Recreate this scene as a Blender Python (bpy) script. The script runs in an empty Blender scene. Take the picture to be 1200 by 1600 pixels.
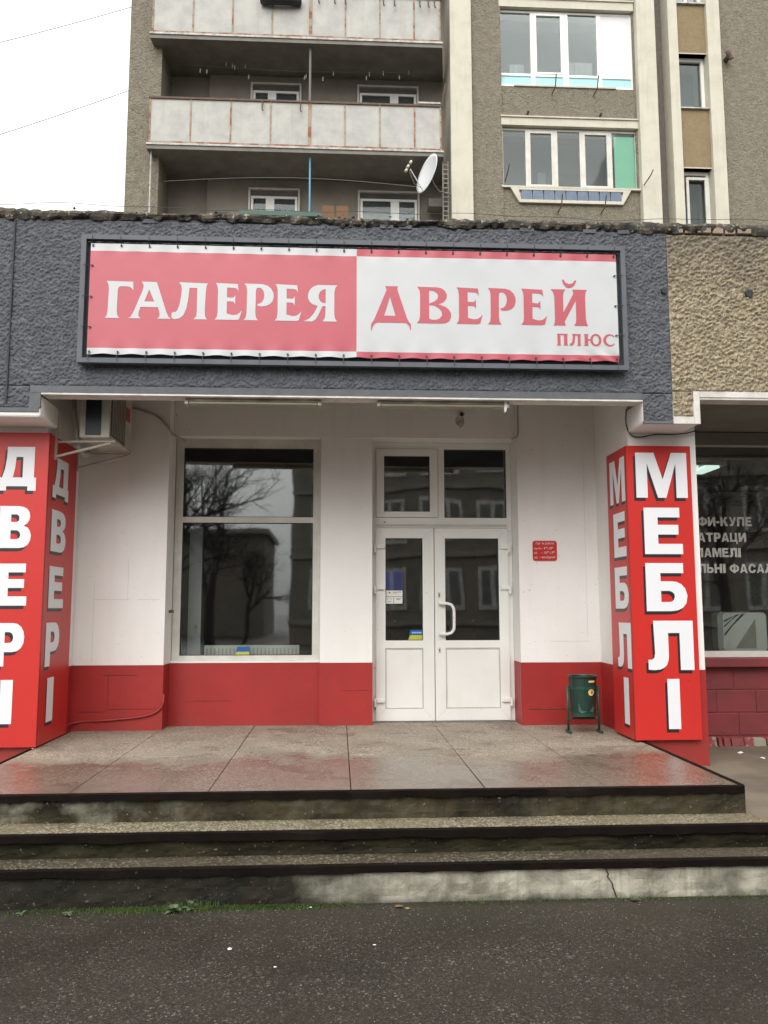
import bpy, bmesh, math, random
import numpy as np
from mathutils import Vector
from mathutils.geometry import tessellate_polygon
R = math.radians
random.seed(7)
S = bpy.context.scene
C = S.collection

# ------------------------------------------------------------------ camera, sky, sun, exposure
cd = bpy.data.cameras.new('camera'); cam = bpy.data.objects.new('camera', cd); C.objects.link(cam)
cam.location = (0, 0, 1.66)
from mathutils import Matrix
cam.matrix_world = (Matrix.Translation((0, 0, 1.66)) @ Matrix.Rotation(R(-3.1), 4, 'Z')
                    @ Matrix.Rotation(R(90 + 6.5), 4, 'X') @ Matrix.Rotation(R(-0.07), 4, 'Z'))
cd.sensor_fit = 'VERTICAL'; cd.sensor_height = 36.0; cd.lens = 1300 / 1600 * 36.0
cd.clip_start = 0.05; cd.clip_end = 1000
S.camera = cam
S.render.resolution_x = 768; S.render.resolution_y = 1024

w = bpy.data.worlds.new('World'); S.world = w; w.use_nodes = True
nt = w.node_tree; nt.nodes.clear()
sky = nt.nodes.new('ShaderNodeTexSky'); sky.sky_type = 'NISHITA'; sky.sun_disc = False
SUN_EL, SUN_AZ = 40, 195
sky.sun_elevation = R(SUN_EL); sky.sun_rotation = R(SUN_AZ)
sky.air_density = 1.0; sky.dust_density = 6.0; sky.ozone_density = 1.0
hs = nt.nodes.new('ShaderNodeHueSaturation'); hs.inputs['Saturation'].default_value = 0.08
# overcast: the cloud layer evens the sky out, so the clear-sky radiance is blended with a plain cloud grey
mx = nt.nodes.new('ShaderNodeMix'); mx.data_type = 'RGBA'; mx.inputs[0].default_value = 0.75
mx.inputs[7].default_value = (9.95, 9.8, 9.45, 1)
# CIE overcast sky: three times brighter overhead than at the horizon
tc = nt.nodes.new('ShaderNodeTexCoord'); sx_ = nt.nodes.new('ShaderNodeSeparateXYZ'); nt.links.new(tc.outputs['Generated'], sx_.inputs[0])
mr = nt.nodes.new('ShaderNodeMapRange'); mr.inputs[1].default_value = 0; mr.inputs[2].default_value = 1; mr.inputs[3].default_value = .36; mr.inputs[4].default_value = 1
nt.links.new(sx_.outputs[2], mr.inputs[0])
vm = nt.nodes.new('ShaderNodeVectorMath'); vm.operation = 'SCALE'
bg = nt.nodes.new('ShaderNodeBackground'); bg.inputs[1].default_value = 0.15
wo = nt.nodes.new('ShaderNodeOutputWorld')
nt.links.new(sky.outputs[0], hs.inputs['Color']); nt.links.new(hs.outputs[0], mx.inputs[6])
nt.links.new(mx.outputs[2], vm.inputs[0]); nt.links.new(mr.outputs[0], vm.inputs['Scale']); nt.links.new(vm.outputs[0], bg.inputs[0]); nt.links.new(bg.outputs[0], wo.inputs[0])
sd = bpy.data.lights.new('sun', 'SUN'); sd.energy = 0.95; sd.angle = R(60); sd.color = (1, .97, .93)
sun = bpy.data.objects.new('sun', sd); C.objects.link(sun); sun.location = (0, -5, 20)
# light comes from behind the camera, high up
sun.rotation_euler = (R(90 - SUN_EL), 0, R(-15))
S.view_settings.view_transform = 'Standard'; S.view_settings.look = 'None'
S.view_settings.exposure = 0.9; S.view_settings.gamma = 1.0; S.view_settings.use_curve_mapping = False

# ------------------------------------------------------------------ mesh helpers
class MB:
    def __init__(s): s.v = []; s.f = []; s.m = []
    def add(s, vs, fs, mi=0):
        b = len(s.v); s.v += [tuple(p) for p in vs]
        for f in fs: s.f.append(tuple(b + i for i in f)); s.m.append(mi)
        return s
    def box(s, x0, x1, y0, y1, z0, z1, mi=0):
        if x0 > x1: x0, x1 = x1, x0
        if y0 > y1: y0, y1 = y1, y0
        if z0 > z1: z0, z1 = z1, z0
        return s.add([(x0,y0,z0),(x1,y0,z0),(x1,y1,z0),(x0,y1,z0),(x0,y0,z1),(x1,y0,z1),(x1,y1,z1),(x0,y1,z1)],
                     [(0,3,2,1),(4,5,6,7),(0,1,5,4),(1,2,6,5),(2,3,7,6),(3,0,4,7)], mi)
    def hexa(s, p, mi=0):
        return s.add(p, [(0,3,2,1),(4,5,6,7),(0,1,5,4),(1,2,6,5),(2,3,7,6),(3,0,4,7)], mi)
    def tube(s, pts, r, n=8, mi=0, cap=True):
        pts = [Vector(p) for p in pts]; rs = r if isinstance(r, (list, tuple)) else [r] * len(pts)
        b = len(s.v); u = None
        for i, p in enumerate(pts):
            d = (pts[min(i+1, len(pts)-1)] - pts[max(i-1, 0)]).normalized()
            if u is None: u = d.orthogonal().normalized()
            else:
                u = (u - d * u.dot(d)); u = u.normalized() if u.length > 1e-6 else d.orthogonal().normalized()
            v = d.cross(u)
            for k in range(n):
                a = 2*math.pi*k/n; s.v.append(tuple(p + (u*math.cos(a) + v*math.sin(a))*rs[i]))
        for i in range(len(pts)-1):
            for k in range(n):
                k2 = (k+1) % n; s.f.append((b+i*n+k, b+i*n+k2, b+(i+1)*n+k2, b+(i+1)*n+k)); s.m.append(mi)
        if cap:
            s.f.append(tuple(b+k for k in range(n))[::-1]); s.m.append(mi)
            s.f.append(tuple(b+(len(pts)-1)*n+k for k in range(n))); s.m.append(mi)
        return s
    def flat(s, loops, fn, depth=0.0, mi=0):
        """filled outline (first loop outer, others holes); fn(u,v,d) gives the point; depth makes side walls"""
        pl = [[Vector((a, b, 0)) for a, b in L] for L in loops]
        tri = tessellate_polygon(pl); P = [p for L in loops for p in L]
        s.add([fn(a, b, 0) for a, b in P], [tuple(t) for t in tri], mi)
        if depth:
            for L in loops:
                n = len(L); vs = [fn(a, b, 0) for a, b in L] + [fn(a, b, depth) for a, b in L]
                s.add(vs, [(i, (i+1) % n, n+(i+1) % n, n+i) for i in range(n)], mi)
        return s

ORG = {}
def obj(name, mb, mat, parent=None, label=None, smooth=False, kind=None, bevel=0):
    V = np.array(mb.v, float); lo, hi = V.min(0), V.max(0)
    o3 = Vector(((lo[0]+hi[0])/2, (lo[1]+hi[1])/2, lo[2])) if parent is None else Vector((lo+hi)/2)
    me = bpy.data.meshes.new(name)
    me.from_pydata([tuple(p) for p in (V - np.array(o3))], [], mb.f)
    mats = mat if isinstance(mat, (list, tuple)) else [mat]
    for m in mats: me.materials.append(m)
    if len(mats) > 1: me.polygons.foreach_set('material_index', mb.m)
    bm = bmesh.new(); bm.from_mesh(me)
    if len(bm.faces) < 60000: bmesh.ops.recalc_face_normals(bm, faces=bm.faces)
    bm.to_mesh(me); bm.free()
    if smooth: me.polygons.foreach_set('use_smooth', [True]*len(me.polygons))
    me.update()
    o = bpy.data.objects.new(name, me); C.objects.link(o)
    po = ORG[parent.name] if parent else Vector((0, 0, 0))
    o.location = o3 - po; o.parent = parent; ORG[o.name] = o3
    if label: o['label'] = label
    if kind: o['kind'] = kind
    if bevel:
        b = o.modifiers.new('bevel', 'BEVEL'); b.width = bevel; b.segments = 2; b.limit_method = 'ANGLE'
    return o
def thing(name, label, cat, loc, group=None):
    o = bpy.data.objects.new(name, None); C.objects.link(o); o.location = loc; o.empty_display_size = .2
    ORG[o.name] = Vector(loc); tag(o, label, cat, group); return o
def tag(o, label, cat, group=None):
    o['label'] = label; o['category'] = cat
    if group: o['group'] = group
    return o
def clone(o, parent, world_off):
    c = o.copy(); C.objects.link(c); c.parent = parent
    w0 = ORG[o.name] + Vector(world_off); c.location = w0 - (ORG[parent.name] if parent else Vector((0,0,0)))
    ORG[c.name] = w0; return c
def clone_tree(o, parent, off):
    c = clone(o, parent, off)
    for ch in [x for x in bpy.data.objects if x.parent == o]: clone_tree(ch, c, off)
    return c

# ------------------------------------------------------------------ materials
def mat(name, col, rough=.6, col2=None, nscale=3, ndet=8, nlo=.35, nhi=.65, bump=0, bscale=60, bdist=.01,
        speck=None, spscale=120, spth=.72, metal=0, extra=None, agg=None, stretch=None, spec=None, rough2=None, bdet=6):
    m = bpy.data.materials.new(name); m.use_nodes = True; t = m.node_tree; N = t.nodes; L = t.links
    b = N['Principled BSDF']; b.inputs['Roughness'].default_value = rough; b.inputs['Metallic'].default_value = metal
    if spec is not None: b.inputs['Specular IOR Level'].default_value = spec
    g = N.new('ShaderNodeNewGeometry'); pos = g.outputs['Position']
    vec = pos
    if stretch:
        mp = N.new('ShaderNodeMapping'); mp.inputs['Scale'].default_value = stretch; L.new(pos, mp.inputs[0]); vec = mp.outputs[0]
    def noise(scale, det=6, v=None, rgh=.6):
        n = N.new('ShaderNodeTexNoise'); n.inputs['Scale'].default_value = scale; n.inputs['Detail'].default_value = det
        n.inputs['Roughness'].default_value = rgh; L.new(v or pos, n.inputs['Vector']); return n.outputs[0]
    def ramp(x, lo, hi):
        r = N.new('ShaderNodeMapRange'); r.inputs[1].default_value = lo; r.inputs[2].default_value = hi; L.new(x, r.inputs[0]); return r.outputs[0]
    def mixc(f, a, c):
        q = N.new('ShaderNodeMix'); q.data_type = 'RGBA'
        if isinstance(f, float): q.inputs[0].default_value = f
        else: L.new(f, q.inputs[0])
        for i, x in ((6, a), (7, c)):
            if isinstance(x, tuple): q.inputs[i].default_value = (*x, 1)
            else: L.new(x, q.inputs[i])
        return q.outputs[2]
    def math_(op, a, c=0.):
        q = N.new('ShaderNodeMath'); q.operation = op
        for i, x in ((0, a), (1, c)):
            if isinstance(x, (int, float)): q.inputs[i].default_value = x
            else: L.new(x, q.inputs[i])
        return q.outputs[0]
    cur = col
    if col2: cur = mixc(ramp(noise(nscale, ndet, vec), nlo, nhi), col, col2)
    if speck:
        for sc, c3, th in speck:
            cur = mixc(ramp(noise(sc, 2, None, .5), th, th+.05), cur, c3)
    env = dict(m=m, t=t, N=N, L=L, b=b, pos=pos, noise=noise, ramp=ramp, mixc=mixc, math=math_)
    if agg:
        for sc, stops, amt in agg:      # every stone of the aggregate gets its own tone
            vo = N.new('ShaderNodeTexVoronoi'); vo.inputs['Scale'].default_value = sc; L.new(pos, vo.inputs['Vector'])
            s3 = N.new('ShaderNodeSeparateXYZ'); L.new(vo.outputs['Color'], s3.inputs[0])
            cr = N.new('ShaderNodeValToRGB'); cr.color_ramp.interpolation = 'CONSTANT'; L.new(s3.outputs[0], cr.inputs[0])
            el = cr.color_ramp.elements
            el[0].position = stops[0][0]; el[0].color = (*stops[0][1], 1); el[1].position = stops[1][0]; el[1].color = (*stops[1][1], 1)
            for p_, c_ in stops[2:]: e_ = el.new(p_); e_.color = (*c_, 1)
            g_ = s3.outputs[1]
            f_ = math_('MULTIPLY', ramp(g_, 1-amt-.02, 1-amt+.02), ramp(noise(2.3, 5), .25, .55))
            cur = mixc(f_, cur, cr.outputs[0])
    if extra: cur = extra(cur, env)
    if isinstance(cur, tuple): b.inputs['Base Color'].default_value = (*cur, 1)
    else: L.new(cur, b.inputs['Base Color'])
    if rough2 is not None:
        r = N.new('ShaderNodeMapRange'); r.inputs[1].default_value = .4; r.inputs[2].default_value = .6
        r.inputs[3].default_value = rough; r.inputs[4].default_value = rough2; L.new(noise(1.4, 4), r.inputs[0]); L.new(r.outputs[0], b.inputs['Roughness'])
    if bump:
        bp = N.new('ShaderNodeBump'); bp.inputs['Strength'].default_value = bump; bp.inputs['Distance'].default_value = bdist
        L.new(noise(bscale, bdet), bp.inputs['Height']); L.new(bp.outputs[0], b.inputs['Normal'])
    return m
def sep(env, i):
    s = env['N'].new('ShaderNodeSeparateXYZ'); env['L'].new(env['pos'], s.inputs[0]); return s.outputs[i]

def wall_dirt(dark, amt=.6):
    # grime: vertical streaks and scuffs that belong to the paint itself
    def f(cur, e):
        mp = e['N'].new('ShaderNodeMapping'); mp.inputs['Scale'].default_value = (9, 9, .7); e['L'].new(e['pos'], mp.inputs[0])
        st = e['ramp'](e['noise'](1.0, 6, mp.outputs[0]), .52, .78)
        st = e['math']('MULTIPLY', st, amt)
        cur = e['mixc'](st, cur, dark)
        return e['mixc'](e['ramp'](e['noise'](45, 2), .73, .76), cur, tuple(c*.45 for c in dark))
    return f
M = {}
M['white_wall'] = mat('white wall paint', (.87,.86,.84), .7, (.82,.80,.775), 1.1, bump=.25, bscale=35, bdist=.006, extra=wall_dirt((.6,.57,.52), .16))
def splash(cur, e):
    cur = wall_dirt((.25,.03,.025), .5)(cur, e)
    z = sep(e, 2); a = e['ramp'](e['math']('ADD', z, e['math']('MULTIPLY', e['noise'](7, 8), .35)), .72, .60)
    return e['mixc'](e['math']('MULTIPLY', a, .22), cur, (.16,.06,.045))
M['red_wall'] = mat('red wall paint', (.38,.024,.022), .5, (.32,.020,.018), 2, bump=.3, bscale=30, bdist=.006, extra=splash)
M['red_old'] = mat('weathered red wall paint', (.21,.030,.034), .6, (.155,.027,.030), 4, bump=.4, bscale=40, bdist=.006, extra=wall_dirt((.16,.04,.04), .5))
M['red_panel'] = mat('red sign vinyl', (.58,.028,.022), .38, (.52,.026,.021), 1.2, extra=wall_dirt((.30,.03,.025), .22))
M['sign_white'] = mat('white sign vinyl', (.78,.79,.82), .4)
M['sign_black'] = mat('black sign vinyl', (.022,.018,.022), .4)
M['pvc'] = mat('white plastic frame', (.84,.84,.81), .3, (.79,.79,.75), 2.5, extra=wall_dirt((.6,.58,.53), .15))
M['pvc_dirty'] = mat('grimy white plastic frame', (.66,.65,.60), .45, (.55,.53,.48), 5)
M['gasket'] = mat('black rubber gasket', (.02,.02,.02), .7)
def fascia_extra(cur, e):
    z = sep(e, 2); top = e['ramp'](e['math']('ADD', z, e['math']('MULTIPLY', e['noise'](2.2, 6), .5)), 5.28, 5.5)
    return e['mixc'](e['math']('MULTIPLY', top, .7), cur, (.055,.052,.048))
M['fascia'] = mat('dark grey roughcast', (.090,.096,.110), .75, (.124,.131,.148), 14, 6, .4, .62, bump=.6, bscale=130, bdist=.006,
                  speck=[(85, (.03,.031,.036), .60), (110, (.20,.205,.225), .68)], extra=fascia_extra, rough2=.85)
def beige_extra(cur, e):
    z = sep(e, 2); n = e['noise'](1.7, 7)
    top = e['ramp'](e['math']('ADD', z, e['math']('MULTIPLY', n, 1.6)), 5.15, 5.8)
    return e['mixc'](e['math']('MULTIPLY', top, .75), cur, (.17,.15,.115))
M['beige'] = mat('beige roughcast', (.44,.375,.26), .9, (.30,.25,.17), 30, 6, .4, .6, bump=.7, bscale=120, bdist=.007,
                 speck=[(70, (.15,.12,.08), .58), (95, (.55,.50,.40), .68)], extra=beige_extra)
M['smooth_grey'] = mat('smooth grey paint', (.13,.135,.15), .7, (.10,.105,.118), 8, bump=.3, bscale=60)
M['lip'] = mat('white lip paint', (.72,.70,.66), .7, (.50,.47,.42), 5, 8, .45, .75, bump=.5, bscale=45, bdist=.01)
M['ceiling'] = mat('dusty ceiling', (.50,.46,.41), .85, (.40,.37,.33), 2, bump=.2)
M['ceiling_dark'] = mat('dark ceiling', (.24,.22,.18), .9, (.18,.16,.13), 2, bump=.2)  # darker tone than the porch ceiling on the left
M['crumble'] = mat('crumbling mortar', (.125,.108,.085), .95, (.045,.042,.036), 9, 8, .40, .56, bump=1, bscale=60, bdist=.02,
                   speck=[(22, (.34,.28,.19), .62), (34, (.42,.40,.35), .68), (5, (.05,.06,.025), .66)])
M['brick'] = mat('pale pink brick', (.36,.27,.22), .9, (.27,.22,.17), 14, bump=.6, bscale=70)
M['brick_grey'] = mat('grey painted brick', (.12,.125,.15), .8, (.09,.09,.11), 14, bump=.6, bscale=70)
M['frame_metal'] = mat('grey painted sign frame', (.115,.125,.145), .6, (.09,.10,.118), 4)
M['backing'] = mat('dark sign backing', (.045,.048,.055), .8)
M['banner_red'] = mat('faded red banner vinyl', (.50,.095,.125), .4, (.46,.085,.112), 2)
M['banner_white'] = mat('white banner vinyl', (.57,.59,.605), .4, (.52,.54,.55), 2)
M['wire'] = mat('dark wire', (.03,.03,.03), .5)
M['ac_white'] = mat('aged white metal casing', (.58,.56,.50), .5, (.44,.42,.36), 6)
M['ac_dark'] = mat('dark fan grille', (.018,.02,.024), .45)
M['ac_grille'] = mat('grey metal grille', (.14,.125,.10), .6, (.08,.07,.055), 20)
M['pipe'] = mat('white pipe wrap', (.45,.42,.37), .7, (.33,.31,.26), 9)
M['lamp_body'] = mat('dusty lamp casing', (.55,.52,.42), .6, (.27,.25,.20), 5)
M['lamp_diff'] = mat('dusty lamp cover', (.42,.40,.31), .35)
M['green'] = mat('green enamel', (.006,.036,.025), .4, (.012,.035,.026), 9, speck=[(14, (.05,.10,.08), .72)])
M['green_light'] = mat('bright green enamel', (.006,.065,.042), .4)
M['yellow'] = mat('yellow sticker', (.78,.58,.22), .5)
M['blue'] = mat('blue sticker', (.02,.11,.36), .4)
M['lime'] = mat('yellow green sticker', (.50,.52,.08), .4)
M['rust'] = mat('rusty painted steel', (.26,.10,.045), .85, (.34,.28,.21), 5, 6, .44, .56)
M['rust_pale'] = mat('pale rust stained steel', (.36,.30,.22), .85, (.24,.13,.07), 7, 6, .48, .62)
M['tower_side_lit'] = mat('pier render lightened for skylight', (.42,.39,.33), .9, (.35,.325,.27), 3)  # paler tone paints skylight onto the pier side
M['rust_dark'] = mat('dark weathered steel', (.075,.055,.045), .8, (.16,.10,.07), 12)
M['balc_panel'] = mat('weathered white balcony sheet', (.44,.435,.40), .6, (.35,.355,.335), 3, 8, .4, .65, extra=wall_dirt((.34,.30,.25), .6))
M['balc_slab'] = mat('grey concrete slab', (.24,.225,.195), .9, (.17,.16,.14), 2.5, bump=.3, bscale=30)
M['balc_lip'] = mat('pale metal flashing', (.55,.56,.54), .6, (.28,.27,.24), 8)
M['tower'] = mat('tower roughcast', (.255,.228,.175), .95, (.195,.172,.13), 7, 10, .36, .64, bump=1, bscale=22, bdist=.05, bdet=8,
                 speck=[(17, (.155,.137,.105), .60), (31, (.34,.305,.24), .66)])
M['tower_panel'] = mat('ochre roughcast panel', (.27,.21,.12), .95, (.23,.175,.10), 12, bump=.6, bscale=40, bdist=.02, speck=[(40, (.15,.11,.06), .64)])
M['tower_recess_shade'] = mat('roughcast darkened for recess shade', (.17,.155,.135), .95, (.14,.125,.105), 9, bump=.8, bscale=34, bdist=.02)  # shade of the recess between two strips, put into a darker grey
M['tower_inner'] = mat('smooth loggia render', (.28,.25,.21), .9, (.23,.205,.17), 2, bump=.2)
M['strip'] = mat('cream pilaster paint', (.58,.555,.46), .8, (.49,.465,.38), 2.5, 8, .45, .75, bump=.25, bscale=20, extra=wall_dirt((.42,.40,.32), .5))
M['interior'] = mat('room wall', (.20,.215,.215), .9)
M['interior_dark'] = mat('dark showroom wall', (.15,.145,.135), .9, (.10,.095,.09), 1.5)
M['curtain'] = mat('pale curtain', (.45,.46,.45), .9, (.32,.33,.33), 12, stretch=(1,1,.1))
M['aqua'] = mat('aqua panel', (.36,.66,.70), .4)
M['mint'] = mat('mint green blind', (.34,.74,.50), .7)
M['radiator_white'] = mat('radiator enamel', (.85,.86,.80), .4)
M['white_board'] = mat('white board', (.70,.70,.72), .5)
M['steel_blue'] = mat('pale blue frosted glass', (.12,.17,.25), .3, (.09,.13,.20), 14)
M['blue_pole'] = mat('blue painted pole', (.12,.33,.48), .5)
M['grey_pole'] = mat('grey painted pole', (.17,.165,.155), .7)
M['dish'] = mat('white dish enamel', (.66,.68,.69), .35)
M['board'] = mat('plywood board', (.19,.10,.045), .8, (.15,.08,.04), 9, stretch=(6,6,1))
M['dark_door'] = mat('brown panel door', (.07,.04,.025), .5, (.05,.03,.02), 8, stretch=(9,9,1))
M['paper'] = mat('white paper', (.75,.75,.72), .8)
M['leaf'] = mat('leaf green', (.06,.095,.04), .6, (.09,.125,.065), 60)
M['leaf_dead'] = mat('yellowing leaf', (.26,.25,.07), .7, (.18,.15,.05), 60)
M['moss'] = mat('moss', (.030,.055,.010), .95, (.065,.11,.018), 9)
M['bark'] = mat('dark bark', (.035,.03,.026), .95)
M['plastic_black'] = mat('black plastic', (.02,.02,.022), .4)
M['cable_red'] = mat('red painted cable', (.30,.03,.028), .5)
M['cable_grey'] = mat('grey cable', (.24,.22,.19), .6)

# concrete of the platform, wet in front
def wet(dry_r, base):
    def f(cur, e):
        y = sep(e, 1); n = e['noise'](1.3, 8); n2 = e['noise'](5, 6)
        a = e['math']('ADD', y, e['math']('MULTIPLY', n, 2.6)); a = e['math']('ADD', a, e['math']('MULTIPLY', n2, .7))
        dry = e['ramp'](a, 8.2, 8.75)
        r = e['N'].new('ShaderNodeMapRange'); r.inputs[3].default_value = .10; r.inputs[4].default_value = dry_r
        e['L'].new(dry, r.inputs[0])
        rr = e['math']('ADD', r.outputs[0], e['math']('MULTIPLY', e['noise'](70, 3), .22))
        e['L'].new(rr, e['b'].inputs['Roughness'])
        return e['mixc'](dry, e['mixc'](.58, cur, base), cur)
    return f
M['slab'] = mat('wet washed concrete', (.31,.27,.21), .6, (.22,.185,.14), 2.2, 9, .38, .64, bump=.45, bscale=105, bdist=.005,
                speck=[(3.2, (.17,.135,.105), .60)], agg=[(95, [(0,(.46,.395,.31)),(.35,(.21,.165,.125)),(.7,(.13,.10,.075))], .45)], extra=wet(.6, (.075,.052,.036)))
M['tread'] = mat('pebbly step tread', (.150,.125,.072), .65, (.075,.062,.036), 1.6, 8, .38, .62, bump=.5, bscale=110, bdist=.005,
                 agg=[(105, [(0,(.36,.33,.24)),(.35,(.19,.165,.11)),(.7,(.06,.05,.035))], .6)])
M['tread_dark'] = mat('darker wet step tread', (.075,.064,.044), .4, (.045,.038,.027), 1.6, 8, .38, .62, bump=.5, bscale=110, bdist=.005,
                 agg=[(105, [(0,(.22,.20,.145)),(.3,(.09,.078,.052)),(.7,(.035,.03,.022))], .5)])
def riser_extra(light, x0, x1, seedz):
    def f(cur, e):
        x = sep(e, 0); n = e['noise'](2.4, 8)
        a = e['math']('ADD', x, e['math']('MULTIPLY', n, 1.3))
        g = e['ramp'](a, x0, x1)
        z = sep(e, 2)
        n3 = e['noise'](6, 6)
        low = e['ramp'](e['math']('ADD', z, e['math']('MULTIPLY', n3, .14)), seedz, seedz + .07)
        g = e['math']('MULTIPLY', g, low)
        mp = e['N'].new('ShaderNodeMapping'); mp.inputs['Scale'].default_value = (22, 22, 1.5); e['L'].new(e['pos'], mp.inputs[0])
        pale = e['mixc'](e['ramp'](e['noise'](4, 8), .42, .66), light, tuple(c*.38 for c in light))
        pale = e['mixc'](e['math']('MULTIPLY', e['ramp'](e['noise'](1.0, 6, mp.outputs[0]), .48, .72), .55), pale, (.16,.145,.10))
        return e['mixc'](g, cur, pale)
    return f
M['riser_low'] = mat('damp lower riser', (.026,.023,.014), .7, (.012,.0115,.008), 3, spec=.25, bump=.5, bscale=60, bdist=.008,
                     speck=[(60, (.11,.10,.075), .68)], extra=riser_extra((.48,.46,.37), .36, 1.0, -.05))
M['riser_mid'] = mat('mossy middle riser', (.036,.031,.017), .8, (.012,.0105,.006), 2.0, 9, .4, .6, spec=.15, bump=.5, bscale=50, bdist=.01,
                     speck=[(50, (.16,.145,.105), .68)])
def smear(cur, e):
    x = sep(e, 0); left = e['ramp'](e['math']('MULTIPLY', x, -1.), .6, 1.6)
    a = e['math']('MULTIPLY', e['ramp'](e['noise'](3.6, 9), .47, .68), e['math']('ADD', e['math']('MULTIPLY', left, .8), .12))
    cur = e['mixc'](a, cur, (.23,.225,.18))
    mp = e['N'].new('ShaderNodeMapping'); mp.inputs['Scale'].default_value = (11, 11, 1.2); e['L'].new(e['pos'], mp.inputs[0])
    return e['mixc'](e['math']('MULTIPLY', e['ramp'](e['noise'](1.0, 5, mp.outputs[0]), .5, .7), .6), cur, (.016,.014,.010))
M['riser_top'] = mat('stained upper riser', (.056,.047,.027), .8, (.015,.0125,.008), 1.6, 9, .42, .58, spec=.15, bump=.5, bscale=50, bdist=.01,
                     speck=[(60, (.20,.18,.13), .69)], extra=smear)
M['nosing'] = mat('dark rusted step nosing', (.006,.0045,.004), .85, (.012,.008,.006), 4, spec=.08, bump=.4, bscale=50, speck=[(9, (.07,.05,.04), .72)])
def asphalt_extra(cur, e):
    y = sep(e, 1); n = e['noise'](1.1, 7)
    pt = e['ramp'](e['noise'](.55, 5), .46, .56)
    cur = e['mixc'](e['math']('MULTIPLY', pt, .45), cur, (.015,.0125,.0085))
    r_ = e['N'].new('ShaderNodeMapRange'); r_.inputs[3].default_value = .68; r_.inputs[4].default_value = .46; e['L'].new(pt, r_.inputs[0]); e['L'].new(r_.outputs[0], e['b'].inputs['Roughness'])
    d = e['ramp'](e['math']('ADD', y, n), 5.0, 5.8)
    return e['mixc'](e['math']('MULTIPLY', d, .6), cur, (.042,.036,.027))
M['asphalt'] = mat('wet asphalt', (.023,.018,.011), .62, (.034,.027,.0175), 1.3, 9, .38, .66, bump=.7, bscale=95, bdist=.008,
                   agg=[(120, [(0,(.050,.043,.034)),(.35,(.032,.027,.021)),(.6,(.017,.015,.012)),(.92,(.12,.105,.085))], .55), (75, [(0,(.045,.038,.03)),(.5,(.02,.017,.014)),(.93,(.12,.105,.08))], .2)], spec=.3, extra=asphalt_extra)
M['pavement'] = mat('damp pavement', (.20,.165,.12), .6, (.12,.10,.075), 1.6, 9, .38, .62, bump=.5, bscale=90, bdist=.006, speck=[(120, (.30,.26,.20), .64)])
M['stone_red'] = mat('stone with peeling red paint', (.22,.035,.04), .8, (.24,.23,.18), 9, 6, .47, .53, bump=.6, bscale=50)
M['kerb'] = mat('kerb concrete', (.22,.21,.18), .8, (.15,.14,.12), 4, bump=.4)
M['stone'] = mat('grey rubble stone', (.26,.25,.20), .9, (.17,.17,.13), 12, bump=.6, bscale=50)

def glass(name, tint=(.62,.66,.66), base=.05, mul=1.0, rough=0.025):
    m = bpy.data.materials.new(name); m.use_nodes = True; t = m.node_tree; t.nodes.clear(); N = t.nodes; L = t.links
    o = N.new('ShaderNodeOutputMaterial'); mixs = N.new('ShaderNodeMixShader'); tr = N.new('ShaderNodeBsdfTransparent'); gl = N.new('ShaderNodeBsdfGlossy')
    tr.inputs[0].default_value = (*tint, 1); gl.inputs['Roughness'].default_value = rough; gl.inputs[0].default_value = (.92,.95,.95,1)
    fr = N.new('ShaderNodeFresnel'); fr.inputs[0].default_value = 1.5
    a = N.new('ShaderNodeMath'); a.operation = 'MULTIPLY_ADD'; L.new(fr.outputs[0], a.inputs[0]); a.inputs[1].default_value = mul; a.inputs[2].default_value = base
    g = N.new('ShaderNodeNewGeometry'); n = N.new('ShaderNodeTexNoise'); n.inputs['Scale'].default_value = 1.3; n.inputs['Detail'].default_value = 1; L.new(g.outputs['Position'], n.inputs[0])
    bp = N.new('ShaderNodeBump'); bp.inputs['Strength'].default_value = .15; bp.inputs['Distance'].default_value = .015; L.new(n.outputs[0], bp.inputs['Height']); L.new(bp.outputs[0], gl.inputs['Normal'])
    L.new(a.outputs[0], mixs.inputs[0]); L.new(tr.outputs[0], mixs.inputs[1]); L.new(gl.outputs[0], mixs.inputs[2]); L.new(mixs.outputs[0], o.inputs[0])
    return m
M['glass'] = glass('window glass', (.93,.95,.94), base=.095, mul=1.4)
M['glass_tower'] = glass('tower window glass', (.86,.90,.90), .0, .62)
def emit(name, col, s):
    m = bpy.data.materials.new(name); m.use_nodes = True; b = m.node_tree.nodes['Principled BSDF']
    b.inputs['Base Color'].default_value = (*col, 1); b.inputs['Emission Color'].default_value = (*col, 1); b.inputs['Emission Strength'].default_value = s
    return m
M['lit'] = emit('lit ceiling lamp', (.75,.95,.88), .7)
M['screen'] = emit('lit blue screen', (.05,.06,.22), .25)

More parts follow.
